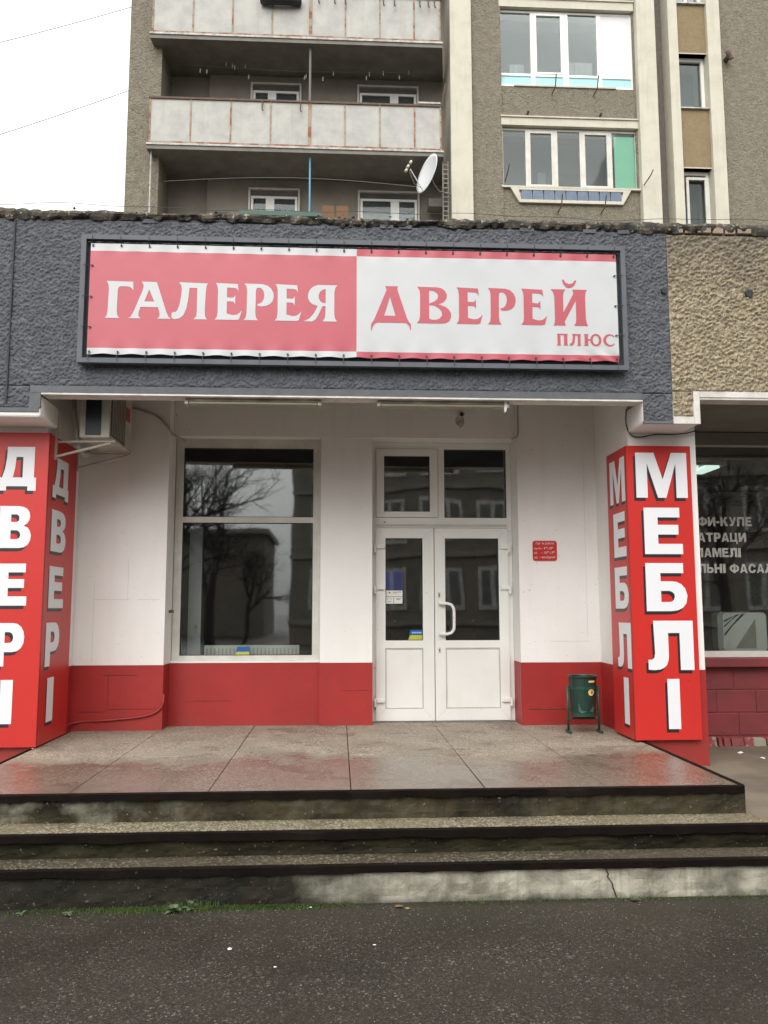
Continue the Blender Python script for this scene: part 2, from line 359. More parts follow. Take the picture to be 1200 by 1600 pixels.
# ------------------------------------------------------------------ numpy noise for real relief
def vnoise(nx, nz, cx, cz, seed):
    rg = np.random.RandomState(seed)
    g = rg.rand(int(nz/cz)+3, int(nx/cx)+3)
    X = np.arange(nx)/cx; Z = np.arange(nz)/cz
    xi = X.astype(int); zi = Z.astype(int); fx = X-xi; fz = Z-zi
    fx = fx*fx*(3-2*fx); fz = fz*fz*(3-2*fz)
    a = g[zi][:, xi]; b = g[zi][:, xi+1]; c = g[zi+1][:, xi]; d = g[zi+1][:, xi+1]
    return (a*(1-fx)+b*fx)*(1-fz)[:, None] + (c*(1-fx)+d*fx)*fz[:, None]
def rough_face(x0, x1, z0, z1, y, step, amp, seed, cell=(3.0, 2.2)):
    """front face at y, bumps towards -Y, with a flat rim"""
    nx = int((x1-x0)/step)+1; nz = int((z1-z0)/step)+1
    h = .55*vnoise(nx, nz, cell[0], cell[1], seed) + .33*vnoise(nx, nz, cell[0]*.5, cell[1]*.5, seed+1) + .12*vnoise(nx, nz, 14, 12, seed+2)
    h = np.clip((h-.34)*2.6, 0, 1)
    X, Zz = np.meshgrid(np.linspace(x0, x1, nx), np.linspace(z0, z1, nz))
    Yy = y - amp*h
    Yy[0, :] = y; Yy[-1, :] = y; Yy[:, 0] = y; Yy[:, -1] = y
    v = np.stack([X, Yy, Zz], -1).reshape(-1, 3)
    i = np.arange(nx*nz).reshape(nz, nx)
    q = np.stack([i[:-1, :-1], i[:-1, 1:], i[1:, 1:], i[1:, :-1]], -1).reshape(-1, 4)
    mb = MB(); mb.v = v.tolist(); mb.f = q.tolist(); mb.m = [0]*len(q); return mb

# ------------------------------------------------------------------ GROUND
GZ = -.085; PZ = .45; RZ = .232
mb = MB(); mb.add([(-150,-150,GZ),(150,-150,GZ),(150,150,GZ),(-150,150,GZ)], [(0,1,2,3)])
obj('road', mb, M['asphalt'], kind='structure')
mb = MB().box(2.80, 14, 5.40, 8.7, GZ-.1, RZ); obj('right_pavement', mb, M['pavement'], kind='structure')
mb = MB().box(-14, -2.64, 5.40, 8.7, GZ-.1, RZ); obj('left_pavement', mb, M['pavement'], kind='structure')

# platform with slabs and three steps
pl = obj('entrance_platform', MB().box(-2.60, 2.74, 5.70, 9.3, GZ-.1, PZ-.03), M['riser_top'], kind='structure')
XS = [-2.62, -1.762, -.855, .086, .988, 1.82, 2.755]
for j, (ya, yb) in enumerate([(5.715, 7.06), (7.06, 9.30)]):
    for i in range(6):
        g = .0032; dz = random.uniform(-.002, .002)
        obj('slab', MB().box(XS[i]+g, XS[i+1]-g, ya+(g if j else 0), yb-g, PZ-.035, PZ+dz), M['slab'], pl, bevel=.003)
st = obj('steps', MB().box(-5.5, 5.5, 5.2, 5.72, GZ-.1, .09), M['riser_mid'], kind='structure')
def wob_riser(name, x0, x1, y, z0, z1, m, amp, seed):
    nx = int((x1-x0)/.02); nz = 10
    h = vnoise(nx, nz, 6, 3, seed)*.6 + vnoise(nx, nz, 2, 1.5, seed+1)*.4
    X, Zz = np.meshgrid(np.linspace(x0, x1, nx), np.linspace(z0, z1, nz)); Yy = y + amp*(1-h); 
    v = np.stack([X, Yy, Zz], -1).reshape(-1, 3); i = np.arange(nx*nz).reshape(nz, nx)
    q = np.stack([i[:-1, :-1], i[:-1, 1:], i[1:, 1:], i[1:, :-1]], -1).reshape(-1, 4)
    mb = MB(); mb.v = v.tolist(); mb.f = q.tolist(); mb.m = [0]*len(q)
    o = obj(name, mb, m, st); return o
wob_riser('riser', -5.5, 5.5, 5.150, GZ-.03, .088, M['riser_low'], .02, 11).__setitem__('label', 'lowest riser, dark on the left and pale on the right')
wob_riser('riser', -5.5, 5.5, 5.385, .125, .225, M['riser_mid'], .02, 21)
wob_riser('riser', -2.62, 2.75, 5.665, .262, .41, M['riser_top'], .02, 31)
obj('riser', MB().box(2.735, 2.762, 5.69, 8.0, GZ, .41), M['riser_top'], st)
def tread(x0, x1, y0, y1, z, m='tread', th=.04):
    obj('tread', MB().box(x0, x1, y0, y1, z-th, z), M[m], st, bevel=.004)
tread(-5.5, 5.5, 5.19, 5.405, .130, 'tread_dark'); tread(-5.5, 2.785, 5.41, 5.69, .272)
def nosing(x0, x1, y, z, h=.042):
    n = 260; vs = []; lo = vnoise(n+1, 3, 9, 2, int(abs(y)*997) % 9999)[0]; hi = vnoise(n+1, 3, 2, 2, int(abs(y)*131) % 9999)[0]
    for i in range(n+1):
        x = x0+(x1-x0)*i/n; d = (lo[i]-.5)*.006+(hi[i]-.5)*.003; c_ = max(0, lo[i]-.80)*.10
        vs += [(x, y+d, z-h+(hi[i]-.5)*.012-(lo[i]-.5)*.008), (x, y+d+c_*.6, z-c_), (x, y+.05, z+.001), (x, y+.05, z-h)]
    fs = [(4*i+a, 4*i+4+a, 4*i+4+(a+1) % 4, 4*i+(a+1) % 4) for i in range(n) for a in range(4)] + [(0,1,2,3), (4*n+3,4*n+2,4*n+1,4*n)]
    obj('nosing', MB().add(vs, fs), M['nosing'], st)
nosing(-5.5, 5.5, 5.140, .133); nosing(-5.5, 5.5, 5.365, .275, .047)
# nosing of the platform with a rounded right corner, then the angle iron along its right edge
nosing(-2.62, 2.70, 5.652, .453)
mb = MB(); pts = [(2.70,5.652),(2.735,5.658),(2.755,5.675),(2.764,5.71),(2.766,7.60)]; inn = [(2.70,5.70),(2.715,5.70),(2.722,5.706),(2.728,5.72),(2.730,7.60)]
for i in range(4):
    a, b = pts[i], pts[i+1]; c, d = inn[i+1], inn[i]
    mb.hexa([(a[0],a[1],.411),(b[0],b[1],.411),(c[0],c[1],.411),(d[0],d[1],.411),(a[0],a[1],.4535),(b[0],b[1],.4535),(c[0],c[1],.4535),(d[0],d[1],.4535)])
obj('nosing', mb, M['nosing'], st)
obj('nosing', MB().box(-2.645, -2.622, 5.66, 7.5, .40, .4535), M['nosing'], st)

# ------------------------------------------------------------------ SHOP BUILDING
shop = thing('shop_building', 'single storey shop front with dark grey fascia, white walls and red base', 'building', (0, 9, 0))
YF = 7.13; BZ = 1.085
# fascia wall core, roof, back
obj('wall', MB().box(-9, 2.970, YF+.012, YF+.15, 3.50, 5.08), M['smooth_grey'], shop, 'grey core of the fascia')
obj('wall', MB().box(2.972, 12, YF+.012, YF+.15, 3.53, 5.08), M['beige'], shop, 'beige core of the fascia')
obj('fascia', rough_face(-4.2, 2.970, 3.555, 5.05, YF, .0078, .014, 5, cell=(1.8,1.5)), M['fascia'], shop, 'dark grey roughcast fascia', smooth=True)
obj('fascia', rough_face(2.973, 5.2, 3.575, 5.04, YF, .0085, .023, 9, cell=(2.0,1.7)), M['beige'], shop, 'bare beige roughcast fascia', smooth=True)
obj('fascia', rough_face(2.700, 2.970, 3.305, 3.548, YF, .0078, .014, 15, cell=(1.8,1.5)), M['fascia'], shop, 'dark grey corner of the fascia above the red column', smooth=True)
obj('fascia', rough_face(2.973, 3.155, 3.345, 3.572, YF, .0085, .022, 19, cell=(2.0,1.7)), M['beige'], shop, 'beige corner of the fascia above the red column', smooth=True)
obj('fascia', rough_face(-4.2, -2.66, 3.36, 3.548, YF, .0078, .014, 25, cell=(1.8,1.5)), M['fascia'], shop, 'dark grey left corner of the fascia', smooth=True)
mb = MB().box(-2.655, 2.697, YF-.006, YF+.02, 3.492, 3.553)
mb.box(-4.2, -2.575, YF-.006, YF+.02, 3.322, 3.358); mb.box(-2.66, -2.562, YF-.004, YF+.02, 3.358, 3.492)
mb.box(2.700, 2.970, YF-.006, YF+.02, 3.278, 3.303)
obj('edge_band', mb, M['smooth_grey'], shop, 'smooth grey painted edge of the fascia')
mb = MB().box(3.218, 6, YF-.008, YF+.02, 3.522, 3.575); mb.box(3.160, 3.216, YF-.008, YF+.02, 3.279, 3.575); mb.box(2.972, 3.158, YF-.0075, YF+.02, 3.279, 3.343)
obj('edge_band', mb, M['lip'], shop, 'white painted edge round the right opening')
obj('lip', MB().box(-2.56, 2.699, YF-.004, YF+.17, 3.476, 3.491), M['lip'], shop)
obj('lip', MB().box(3.22, 9, YF+.0, YF+.17, 3.502, 3.521), M['lip'], shop)
# brackets above the two columns
def bracket(x0, x1, z1, ins):
    mb = MB(); a = .07
    mb.hexa([(x0+.0,YF+.003,3.276),(x1,YF+.003,3.276),(x1,7.60,3.276),(x0,7.60,3.276),(x0,YF+.003,z1),(x1,YF+.003,z1),(x1,7.60,z1),(x0,7.60,z1)])
    return mb
obj('bracket', bracket(2.699, 3.215, 3.499, .1), M['white_wall'], shop, bevel=.02)
obj('bracket', bracket(-3.4, -2.562, 3.475, .1), M['white_wall'], shop, bevel=.02)
# columns
def column(x0, x1, y1, ztop=3.47):
    c = obj('column', MB().box(x0, x1, 7.545, y1, BZ, ztop), M['white_wall'], shop)
    obj('base', MB().box(x0-.002, x1+.003, 7.542, y1+.002, GZ, BZ), M['red_wall'], c)
column(2.70, 3.345, 8.10, 3.9); column(-3.38, -2.640, 8.25, 3.9)
# back walls (white above, red below)
def wall2(x0, x1, y0, y1, ztop, lab=None):
    a = obj('wall', MB().box(x0, x1, y0, y1, BZ, ztop), M['white_wall'], shop, lab)
    obj('base', MB().box(x0-.003, x1+.003, y0-.004, y1+.003, GZ, BZ-.001), M['red_wall'], a)
CZ = 3.92
wall2(-3.30, -1.745, 8.53, 9.3, CZ, 'wall left of the shop window')
wall2(-2.95, -2.642, 8.252, 8.528, CZ, 'short wall behind the left column')
wall2(-.195, .350, 8.755, 9.3, 3.455, 'pier between window and door')
wall2(1.890, 3.0, 8.66, 9.3, CZ, 'wall right of the door')
wall2(2.735, 3.0, 8.102, 8.658, CZ, 'side wall behind the right column')
w_ = obj('wall', MB().box(-1.742, -.199, 8.80, 9.3, 1.086, 1.105), M['white_wall'], shop, 'ledge under the shop window')
obj('base', MB().box(-1.742, -.199, 8.797, 9.3, GZ, 1.084), M['red_wall'], w_)
obj('beam', MB().box(-1.742, 1.888, 8.74, 9.3, 3.457, CZ), M['white_wall'], shop)
obj('ceiling', MB().box(-3.3, 3.0, YF+.16, 9.3, CZ, CZ+.1), M['ceiling'], shop)
obj('threshold', MB().box(.36, 1.888, 8.90, 9.1, PZ-.02, PZ+.006), M['kerb'], shop)
# groove left between two courses of the red base (visible scratch line)
obj('crack', MB().box(1.96, 2.66, 8.648, 8.66, .612, .618), M['rust_dark'], shop, 'horizontal crack in the red base beside the bin')

M['joint_white'] = mat('hairline in white paint', (.62,.60,.56), .9); M['joint_red'] = mat('hairline in red paint', (.16,.022,.02), .8)
for n_, (x0, x1, y_, z0, z1, m_) in enumerate(((-2.45,-2.10,8.527,1.735,1.739,'joint_white'), (-2.02,-1.80,8.527,1.735,1.739,'joint_white'), (-2.452,-2.449,8.527,1.12,1.90,'joint_white'), (-2.12,-2.117,8.527,1.74,2.15,'joint_white'),
        (2.60,2.603,8.657,1.35,3.2,'joint_white'), (2.20,2.62,8.657,1.30,1.303,'joint_white'), (-2.33,-2.0,8.522,.985,.989,'joint_red'), (-2.55,-2.30,8.522,.63,.634,'joint_red'), (-2.28,-1.80,8.522,.655,.659,'joint_red'),
        (-2.281,-2.277,8.522,.66,.98,'joint_red'), (-1.5,-1.1,8.793,.70,.703,'joint_red'), (.02,.30,8.748,.80,.803,'joint_red'))):
    obj('hairline_crack', MB().box(x0, x1, y_, y_+.002, z0, z1), M[m_], shop)
random.seed(77)
mb = MB()
for k in range(70):      # chips and specks in the paint
    x = random.choice([random.uniform(-2.5,-1.8), random.uniform(-.15,.3), random.uniform(1.95,2.6)]); z = random.uniform(1.2, 3.2); r = random.uniform(.002, .006)
    y_ = 8.5275 if x < -1.7 else (8.7525 if x < .35 else 8.6575)
    mb.add([(x-r, y_, z), (x, y_, z-r*.8), (x+r*1.2, y_, z), (x, y_, z+r)], [(0,1,2,3)])
obj('paint_chips', mb, M['joint_white'], shop, kind='stuff')
# parapet: crumbling mortar along the roof edge
def crumble(x0, x1, seed):
    step = .012; nx = int((x1-x0)/step)+1
    prof = [(-.008, 5.062), (-.026, 5.082), (-.034, 5.105), (-.02, 5.130), (.03, 5.148), (.16, 5.15)]
    nz = len(prof)
    h1 = vnoise(nx, nz*3, 9, 3, seed)[:nz]; h2 = vnoise(nx, nz*3, 3, 1.5, seed+1)[:nz]; h3 = vnoise(nx, nz*3, 45, 4, seed+2)[:nz]
    v = []
    for j in range(nz):
        for i in range(nx):
            x = x0+(x1-x0)*i/(nx-1); a = h1[j, i]-.5; b = h2[j, i]-.5; c = h3[j, i]-.5
            v.append((x, YF+prof[j][0]+.03*a+.03*b, prof[j][1]+.028*a+.03*b+.04*c))
    f = [(j*nx+i, j*nx+i+1, (j+1)*nx+i+1, (j+1)*nx+i) for j in range(nz-1) for i in range(nx-1)]
    mb = MB(); mb.v = v; mb.f = f; mb.m = [0]*len(f); return mb
obj('parapet_edge', crumble(-4.2, 6.0, 41), M['crumble'], shop, 'crumbling mossy mortar edge of the roof')
random.seed(4)
bx_ = 3.03
for k in range(13):
    wd = random.uniform(.09, .13)
    obj('brick', MB().box(bx_, bx_+wd, YF-.018-random.uniform(0,.012), YF+.05, 5.055+random.uniform(-.004,.004), 5.105), M['brick'], shop, bevel=.006)
    bx_ += wd+.018
for bx0 in (-1.75, .35, .52, 1.62, 2.20, 2.52):
    obj('brick', MB().box(bx0, bx0+random.uniform(.10,.15), YF-.017, YF+.05, 5.03, 5.07), M['fascia'], shop, bevel=.006)
mb = MB()
for k in range(170):     # loose crumbs and pebbles on the edge
    x = random.uniform(-4, 5.5); y = YF+random.uniform(-.03, .1); z = 5.125+random.uniform(-.01, .022); r = random.uniform(.006, .018)
    p = [Vector((x, y, z))+Vector(d)*r*random.uniform(.6, 1.3) for d in ((1,0,0),(0,1,0),(-1,0,0),(0,-1,0),(0,0,1),(0,0,-1))]
    mb.add(p, [(0,1,4),(1,2,4),(2,3,4),(3,0,4),(1,0,5),(2,1,5),(3,2,5),(0,3,5)])
obj('crumbs', mb, M['crumble'], shop, kind='stuff')
# roof cable drooping along the edge
pts = [(x, YF+.0+.02*math.sin(x*3), 5.185+.012*math.sin(x*2.3)+.008*math.sin(x*7)) for x in np.arange(-3.4, 4.6, .12)]
obj('roof_cable', MB().tube(pts, .0025, 5), M['wire'], shop)
obj('roof', MB().box(-9, 12, YF+.15, 17.6, 4.95, 5.07), M['crumble'], shop)
for gx in (-2.845,):
    obj('fascia_joint', MB().box(gx-.006, gx+.006, YF-.024, YF-.004, 3.40, 5.03), M['backing'], shop)
def disc(cx, cz, y, r, n=16):
    return [(cx+r*math.cos(2*math.pi*k/n), cz+r*math.sin(2*math.pi*k/n)) for k in range(n)]
for hx, hz, r in ((2.93, 4.50, .027), (3.718, 4.49, .036), (1.03, 3.70, .016)):
    obj('drain_hole', MB().tube([(hx, YF-.028, hz), (hx, YF+.0, hz)], r, 14), M['ac_dark'], shop)

# ---- frames and windows
def frame(mb, x0, x1, z0, z1, y0, y1, t, tb=None, tt=None):
    tb = tb or t; tt = tt or t
    mb.box(x0, x0+t, y0, y1, z0, z1); mb.box(x1-t, x1, y0, y1, z0, z1)
    mb.box(x0+t, x1-t, y0, y1, z0, z0+tb); mb.box(x0+t, x1-t, y0, y1, z1-tt, z1); return mb
def pane(x0, x1, z0, z1, y, parent, m='glass'):
    return obj('pane', MB().box(x0-.004, x1+.004, y, y+.006, z0-.004, z1+.004), M[m], parent)
def gasket(x0, x1, z0, z1, y, parent):
    return obj('gasket', frame(MB(), x0-.002, x1+.002, z0-.002, z1+.002, y, y+.01, .008), M['gasket'], parent)
# shop window
wf = frame(MB(), -1.738, -.199, 1.106, 3.456, 8.88, 8.96, .08, .05, .10)
wf.box(-1.658, -.279, 8.884, 8.95, 2.552, 2.612)
win = obj('window', wf, M['pvc_dirty'], shop, 'tall shop window with one bar across')
for z0, z1 in ((1.156, 2.552), (2.612, 3.356)):
    pane(-1.658, -.279, z0, z1, 8.915, win); gasket(-1.658, -.279, z0, z1, 8.895, win)
# door frame + transom
dx0, dx1, dy = .353, 1.887, 8.99
df = MB(); df.box(dx0, dx0+.045, dy, dy+.09, PZ+.006, 3.455); df.box(dx1-.052, dx1, dy, dy+.09, PZ+.006, 3.455)
df.box(dx0+.045, dx1-.052, dy, dy+.09, 3.385, 3.455); df.box(dx0+.045, dx1-.052, dy, dy+.09, 2.515, 2.625); df.box(1.078, 1.148, dy, dy+.09, 2.625, 3.385)
dr = obj('door_frame', df, M['pvc'], shop, 'white plastic frame of the double door')
tr = obj('transom_sash', frame(MB(), .402, 1.074, 2.629, 3.380, dy-.018, dy+.05, .085, .06, .075), M['pvc'], dr)
pane(.487, .989, 2.689, 3.305, dy+.03, dr); pane(1.148, dx1-.052, 2.625, 3.385, dy+.04, dr)
gasket(.487, .989, 2.689, 3.305, dy+.012, dr); gasket(1.148, dx1-.052, 2.625, 3.385, dy+.02, dr)
obj('screw_hole', MB().tube([(.494, dy-.002, 2.575), (.494, dy+.01, 2.575)], .007, 8), M['gasket'], dr)
obj('trim', MB().box(dx0+.046, dx1-.053, dy-.012, dy-.001, 2.535, 2.552), M['pvc_dirty'], dr)
def leaf(x0, x1, g0, g1, lab):
    y0 = dy-.03
    mb = MB(); mb.box(x0, g0, y0, dy+.03, .462, 2.508); mb.box(g1, x1, y0, dy+.03, .462, 2.508)
    mb.box(g0, g1, y0, dy+.03, 2.398, 2.508); mb.box(g0, g1, y0, dy+.03, 1.222, 1.302); mb.box(g0, g1, y0, dy+.03, .462, .588)
    d = obj('door_leaf', mb, M['pvc'], shop, lab)
    obj('door_panel', MB().box(g0-.005, g1+.005, y0+.014, dy+.02, .583, 1.227), M['pvc'], d)
    obj('bead', frame(MB(), g0+.001, g1-.001, .589, 1.221, y0+.005, y0+.015, .010), M['pvc_dirty'], d)
    obj('shadow_gap', frame(MB(), g0+.0, g1-.0, .588, 1.222, y0+.0035, y0+.0045, .0035), M['ac_grille'], d)  # dark strip standing in for the shaded gap round the panel
    pane(g0, g1, 1.302, 2.398, dy+.0, d); gasket(g0, g1, 1.302, 2.398, y0+.006, d)
    for sx, gx, zz, ox in ((x0, g0, 2.398, 1), (x1, g1, 2.398, -1), (x0, g0, .588, 1), (x1, g1, .588, -1)):   # mitre joints
        zo = 2.508 if zz > 1 else .462
        mb2 = MB(); a = Vector((sx, y0-.0008, zo)); b = Vector((gx, y0-.0008, zz)); n = Vector((0,0,.0022))
        mb2.add([a-n, b-n, b+n, a+n], [(0,1,2,3)]); obj('mitre_joint', mb2, M['pvc_dirty'], d)
    return d
dl = leaf(.399, 1.024, .500, .902, 'left door leaf with stickers on the glass')
drt = leaf(1.032, 1.834, 1.146, 1.730, 'right door leaf with a white bow handle')
for d, hx, s in ((dl, .392, 1), (drt, 1.842, -1)):
    for hz in (2.30, 1.86, .67):
        h = obj('hinge', MB().box(hx+s*.010, hx+s*.095, dy-.060, dy-.031, hz-.016, hz+.024).tube([(hx-s*.004, dy-.05, hz-.06), (hx-s*.004, dy-.05, hz+.028)], .015, 8), M['pvc'], d, bevel=.004)
hp = [(1.082, dy-.03, 1.695), (1.082, dy-.075, 1.695), (1.16, dy-.08, 1.695), (1.205, dy-.08, 1.68), (1.228, dy-.08, 1.64), (1.232, dy-.08, 1.60), (1.232, dy-.08, 1.46), (1.228, dy-.08, 1.42), (1.205, dy-.08, 1.385), (1.16, dy-.08, 1.370), (1.082, dy-.075, 1.370), (1.082, dy-.03, 1.370)]
obj('handle', MB().tube(hp, .016, 10), M['pvc'], drt, smooth=True)
for kz in (1.785, 1.197):
    k = MB().box(1.066, 1.092, dy-.034, dy-.0305, kz-.030, kz+.030); obj('lock_plate', k, M['pvc_dirty'], drt)
    obj('keyhole', MB().tube([(1.079, dy-.0385, kz+.008), (1.079, dy-.034, kz+.008)], .007, 8).box(1.075, 1.083, dy-.0385, dy-.034, kz-.018, kz+.002), M['gasket'], drt)

# ---- lettering: outlines (first loop outer, then holes)
SANS = {
'М': [[(0,0),(0,100),(36,100),(52,41),(70,100),(100,100),(100,0),(78,0),(78,76),(58,0),(42,0),(22,76),(22,0)]],
'Е': [[(0,0),(0,100),(94,100),(94,79),(36,79),(36,63),(90,63),(90,42),(36,42),(36,22),(100,22),(100,0)]],
'Б': [[(0,0),(0,100),(92,100),(92,79),(36,79),(36,62),(60,62),(74,61),(86,56),(95,47),(100,33),(97,17),(88,7),(76,2),(60,0)],
      [(36,42),(56,42),(63,40),(68,36),(69,30),(67,24),(62,20),(56,19),(36,19)]],
'Л': [[(13,100),(100,100),(100,0),(70,0),(70,75),(45,75),(45,32),(44,20),(40,10),(33,4),(24,1),(12,0),(0,1),(0,21),(8,21),(13,25),(15,34)]],
'І': [[(0,0),(0,100),(100,100),(100,0)]],
'В': [[(0,0),(0,100),(58,100),(74,98),(86,93),(93,85),(95,75),(93,66),(86,58),(76,53),(88,49),(96,41),(100,30),(98,18),(91,8),(80,2),(64,0)],
      [(36,80),(54,80),(60,77),(62,71),(60,65),(54,62),(36,62)], [(36,42),(56,42),(64,38),(67,31),(64,24),(56,21),(36,21)]],
'Р': [[(0,0),(0,100),(60,100),(76,98),(89,91),(97,80),(100,67),(98,53),(90,42),(78,35),(62,33),(36,33),(36,0)],
      [(36,79),(52,79),(59,76),(63,71),(64,66),(62,60),(58,56),(52,54),(36,54)]],
'Д': [[(0,0),(0,30),(10,30),(17,50),(21,75),(22,100),(94,100),(94,30),(100,30),(100,0),(78,0),(78,10),(22,10),(22,0)],
      [(64,77),(64,30),(38,30),(43,50),(46,77)]],
}
def subdiv(mb, cuts, fix):
    bm = bmesh.new(); vs = [bm.verts.new(p) for p in mb.v]
    for f in mb.f:
        try: bm.faces.new([vs[i] for i in f])
        except ValueError: pass
    bmesh.ops.remove_doubles(bm, verts=bm.verts, dist=1e-6)
    for _ in range(cuts): bmesh.ops.subdivide_edges(bm, edges=[e for e in bm.edges if e.calc_length() > .03], cuts=1); bmesh.ops.triangulate(bm, faces=bm.faces)
    bm.verts.index_update(); o = MB(); o.v = [fix(v.co) for v in bm.verts]; o.f = [tuple(v.index for v in f.verts) for f in bm.faces]; o.m = [0]*len(o.f); bm.free(); return o
def letter(ch, font, u0, u1, v0, v1, fn, name, m, parent, depth=.004, post=None):
    L = font[ch]; us = [p[0] for p in L[0]]; lo, hi = min(us), max(us)
    loops = [[(u0+(a-lo)/(hi-lo)*(u1-u0), v0+b/100*(v1-v0)) for a, b in l] for l in L]
    g = MB().flat(loops, fn, depth)
    if post: g = subdiv(g, 3, post)
    return obj(name, g, m, parent)

def column_sign(label, x0, x1, yf, yb, zb, zt, side, chars_front, chars_side, grp):
    s = thing('column_sign', label, 'sign', ((x0+x1)/2, yf, zb), grp)
    xs = x0 if side < 0 else x1
    # front sheet and side sheet, folded metal boxes 3 cm deep
    obj('front_panel', MB().box(x0, x1, yf, yf+.03, zb, zt), M['red_panel'], s)
    obj('side_panel', MB().box(xs, xs-side*.03, yf+.0305, yb, zb, zt), M['red_panel'], s)
    obj('corner_seam', MB().box(xs-.002, xs+.002, yf-.0015, yf+.0305, zb, zt), M['red_wall'], s)
    for ch, u0, u1, v0, v1 in chars_front:
        fn = lambda u, v, d: (u, yf-.0022+d, v); letter(ch, SANS, u0, u1, v0, v1, fn, 'letter', M['sign_white'], s, 0)
        fn2 = lambda u, v, d: (u-.021, yf-.001+d, v-.030); letter(ch, SANS, u0, u1, v0, v1, fn2, 'letter_shadow', M['sign_black'], s, 0)
    for ch, u0, u1, v0, v1 in chars_side:    # u runs along Y, reading left to right as seen
        fn = lambda u, v, d: (xs+side*(.0022-d), u, v); letter(ch, SANS, u0, u1, v0, v1, fn, 'letter', M['sign_white'], s, 0)
        sh = .018 if side < 0 else -.018
        fn2 = lambda u, v, d: (xs+side*(.001-d), u+sh, v-.030); letter(ch, SANS, u0, u1, v0, v1, fn2, 'letter_shadow', M['sign_black'], s, 0)
    return s
FR = [('М',2.745,3.230,2.660,3.083),('Е',2.806,3.163,2.138,2.568),('Б',2.803,3.187,1.617,2.056),('Л',2.801,3.224,1.088,1.531),('І',2.967,3.079,.566,1.009)]
SR = [('М',7.975,7.545,2.640,3.062),('Е',7.905,7.560,2.125,2.545),('Б',7.915,7.540,1.64,2.03),('Л',7.895,7.520,1.095,1.510),('І',7.757,7.624,.585,1.008)]
column_sign('red advertising panels on the right column reading МЕБЛІ downwards', 2.660, 3.270, 7.494, 8.06, .470, 3.148, -1, FR, SR, 'red column signs beside the entrance')
FL = [('Д',-3.030,-2.700,2.690,3.085),('В',-2.999,-2.722,2.179,2.552),('Е',-2.990,-2.736,1.674,2.042),('Р',-2.999,-2.738,1.149,1.523),('І',-2.921,-2.816,.660,1.034)]
SL = [('Д',7.63,8.07,2.655,3.03),('В',7.64,8.045,2.165,2.545),('Е',7.642,8.043,1.651,2.03),('Р',7.62,7.98,1.133,1.522),('І',7.71,7.88,.640,1.030)]
column_sign('red advertising panels on the left column reading ДВЕРІ downwards', -3.22, -2.600, 7.494, 8.30, .463, 3.215, 1, FL, SL, 'red column signs beside the entrance')

# ---- banner sign
sg = thing('banner_sign', 'long red and white banner above the entrance reading ГАЛЕРЕЯ ДВЕРЕЙ ПЛЮС', 'sign', (.15, 7.05, 3.73))
obj('frame', frame(MB(), -2.243, 2.550, 3.735, 4.878, 7.030, 7.085, .042), M['frame_metal'], sg)
obj('backing', MB().box(-2.20, 2.50, 7.088, 7.105, 3.78, 4.83), M['backing'], sg)
for bx0 in (-2.0, -1.0, 0, 1.0, 2.0):
    obj('mount', MB().box(bx0-.015, bx0+.015, 7.05, 7.14, 3.74, 3.782), M['frame_metal'], sg)
BX0, BX1, BZ0, BZ1, BM = -2.165, 2.470, 3.812, 4.805, .1435
nxb = 260; xs_ = list(np.linspace(BX0, BM, nxb//2))+list(np.linspace(BM, BX1, nxb//2))[1:]
zs_ = [BZ0, BZ0+.012, BZ0+.026, BZ0+.042, 3.868, 3.90, 3.95] + list(np.linspace(4.0, 4.6, 9)) + [4.66, 4.70, 4.735, BZ1-.042, BZ1-.026, BZ1-.012, BZ1]
hooks = [BX0+.02+i*(BX1-BX0-.04)/19 for i in range(20)]
def bwave(x, z):
    dt = min(BZ1-z, z-BZ0); e = max(0, 1-dt/.10)
    ph = (x-hooks[0])/(hooks[1]-hooks[0])
    y = .006*e*math.cos(2*math.pi*ph) + .0015*math.sin(x*2.1+z*3)
    dr_ = max(0, 1-math.hypot((x-BX1), (z-BZ0)*.8)/.5)
    y += .008*dr_*math.sin((x*1.0+z*1.4)*34)*max(0, min(1, (3.935-z)/.05))
    return y
mb = MB()
for z in zs_:
    for x in xs_:
        dt = min(BZ1-z, z-BZ0); e = max(0, 1-dt/.05); ph = (x-hooks[0])/(hooks[1]-hooks[0])
        zz = z + (.006*e*(math.cos(2*math.pi*ph)-1)*.5*(1 if z > 4.3 else -1))
        mb.v.append((x, 7.045+bwave(x, z), zz))
W_ = len(xs_)
for j in range(len(zs_)-1):
    for i in range(W_-1):
        xm = (xs_[i]+xs_[i+1])/2; zm = (zs_[j]+zs_[j+1])/2
        inner = 3.868 < zm < 4.735
        red = inner if xm < BM else not inner
        mb.f.append((j*W_+i, j*W_+i+1, (j+1)*W_+i+1, (j+1)*W_+i)); mb.m.append(0 if red else 1)
ban = obj('banner', mb, [M['banner_red'], M['banner_white']], sg, smooth=True)
for x in hooks:
    for z, s in ((BZ1, 1), (BZ0, -1)):
        zf = 4.86 if s > 0 else 3.752
        obj('hook', MB().tube([(x, 7.038, z-s*.022), (x, 7.030, z-s*.004), (x, 7.016, z+s*.02), (x, 7.012, zf)], .0032, 5), M['wire'], sg)
        obj('eyelet', MB().tube([(x, 7.036, z-s*.022), (x, 7.046, z-s*.022)], .009, 8), M['wire'], sg)
for z in (4.60, 4.32, 4.05):
    for x, s in ((BX0, -1), (BX1, 1)):
        obj('hook', MB().tube([(x-s*.02, 7.035, z), (x+s*.01, 7.02, z), (x+s*.05, 7.016, z)], .0032, 5), M['wire'], sg)
        obj('eyelet', MB().tube([(x-s*.022, 7.036, z), (x-s*.022, 7.046, z)], .009, 8), M['wire'], sg)
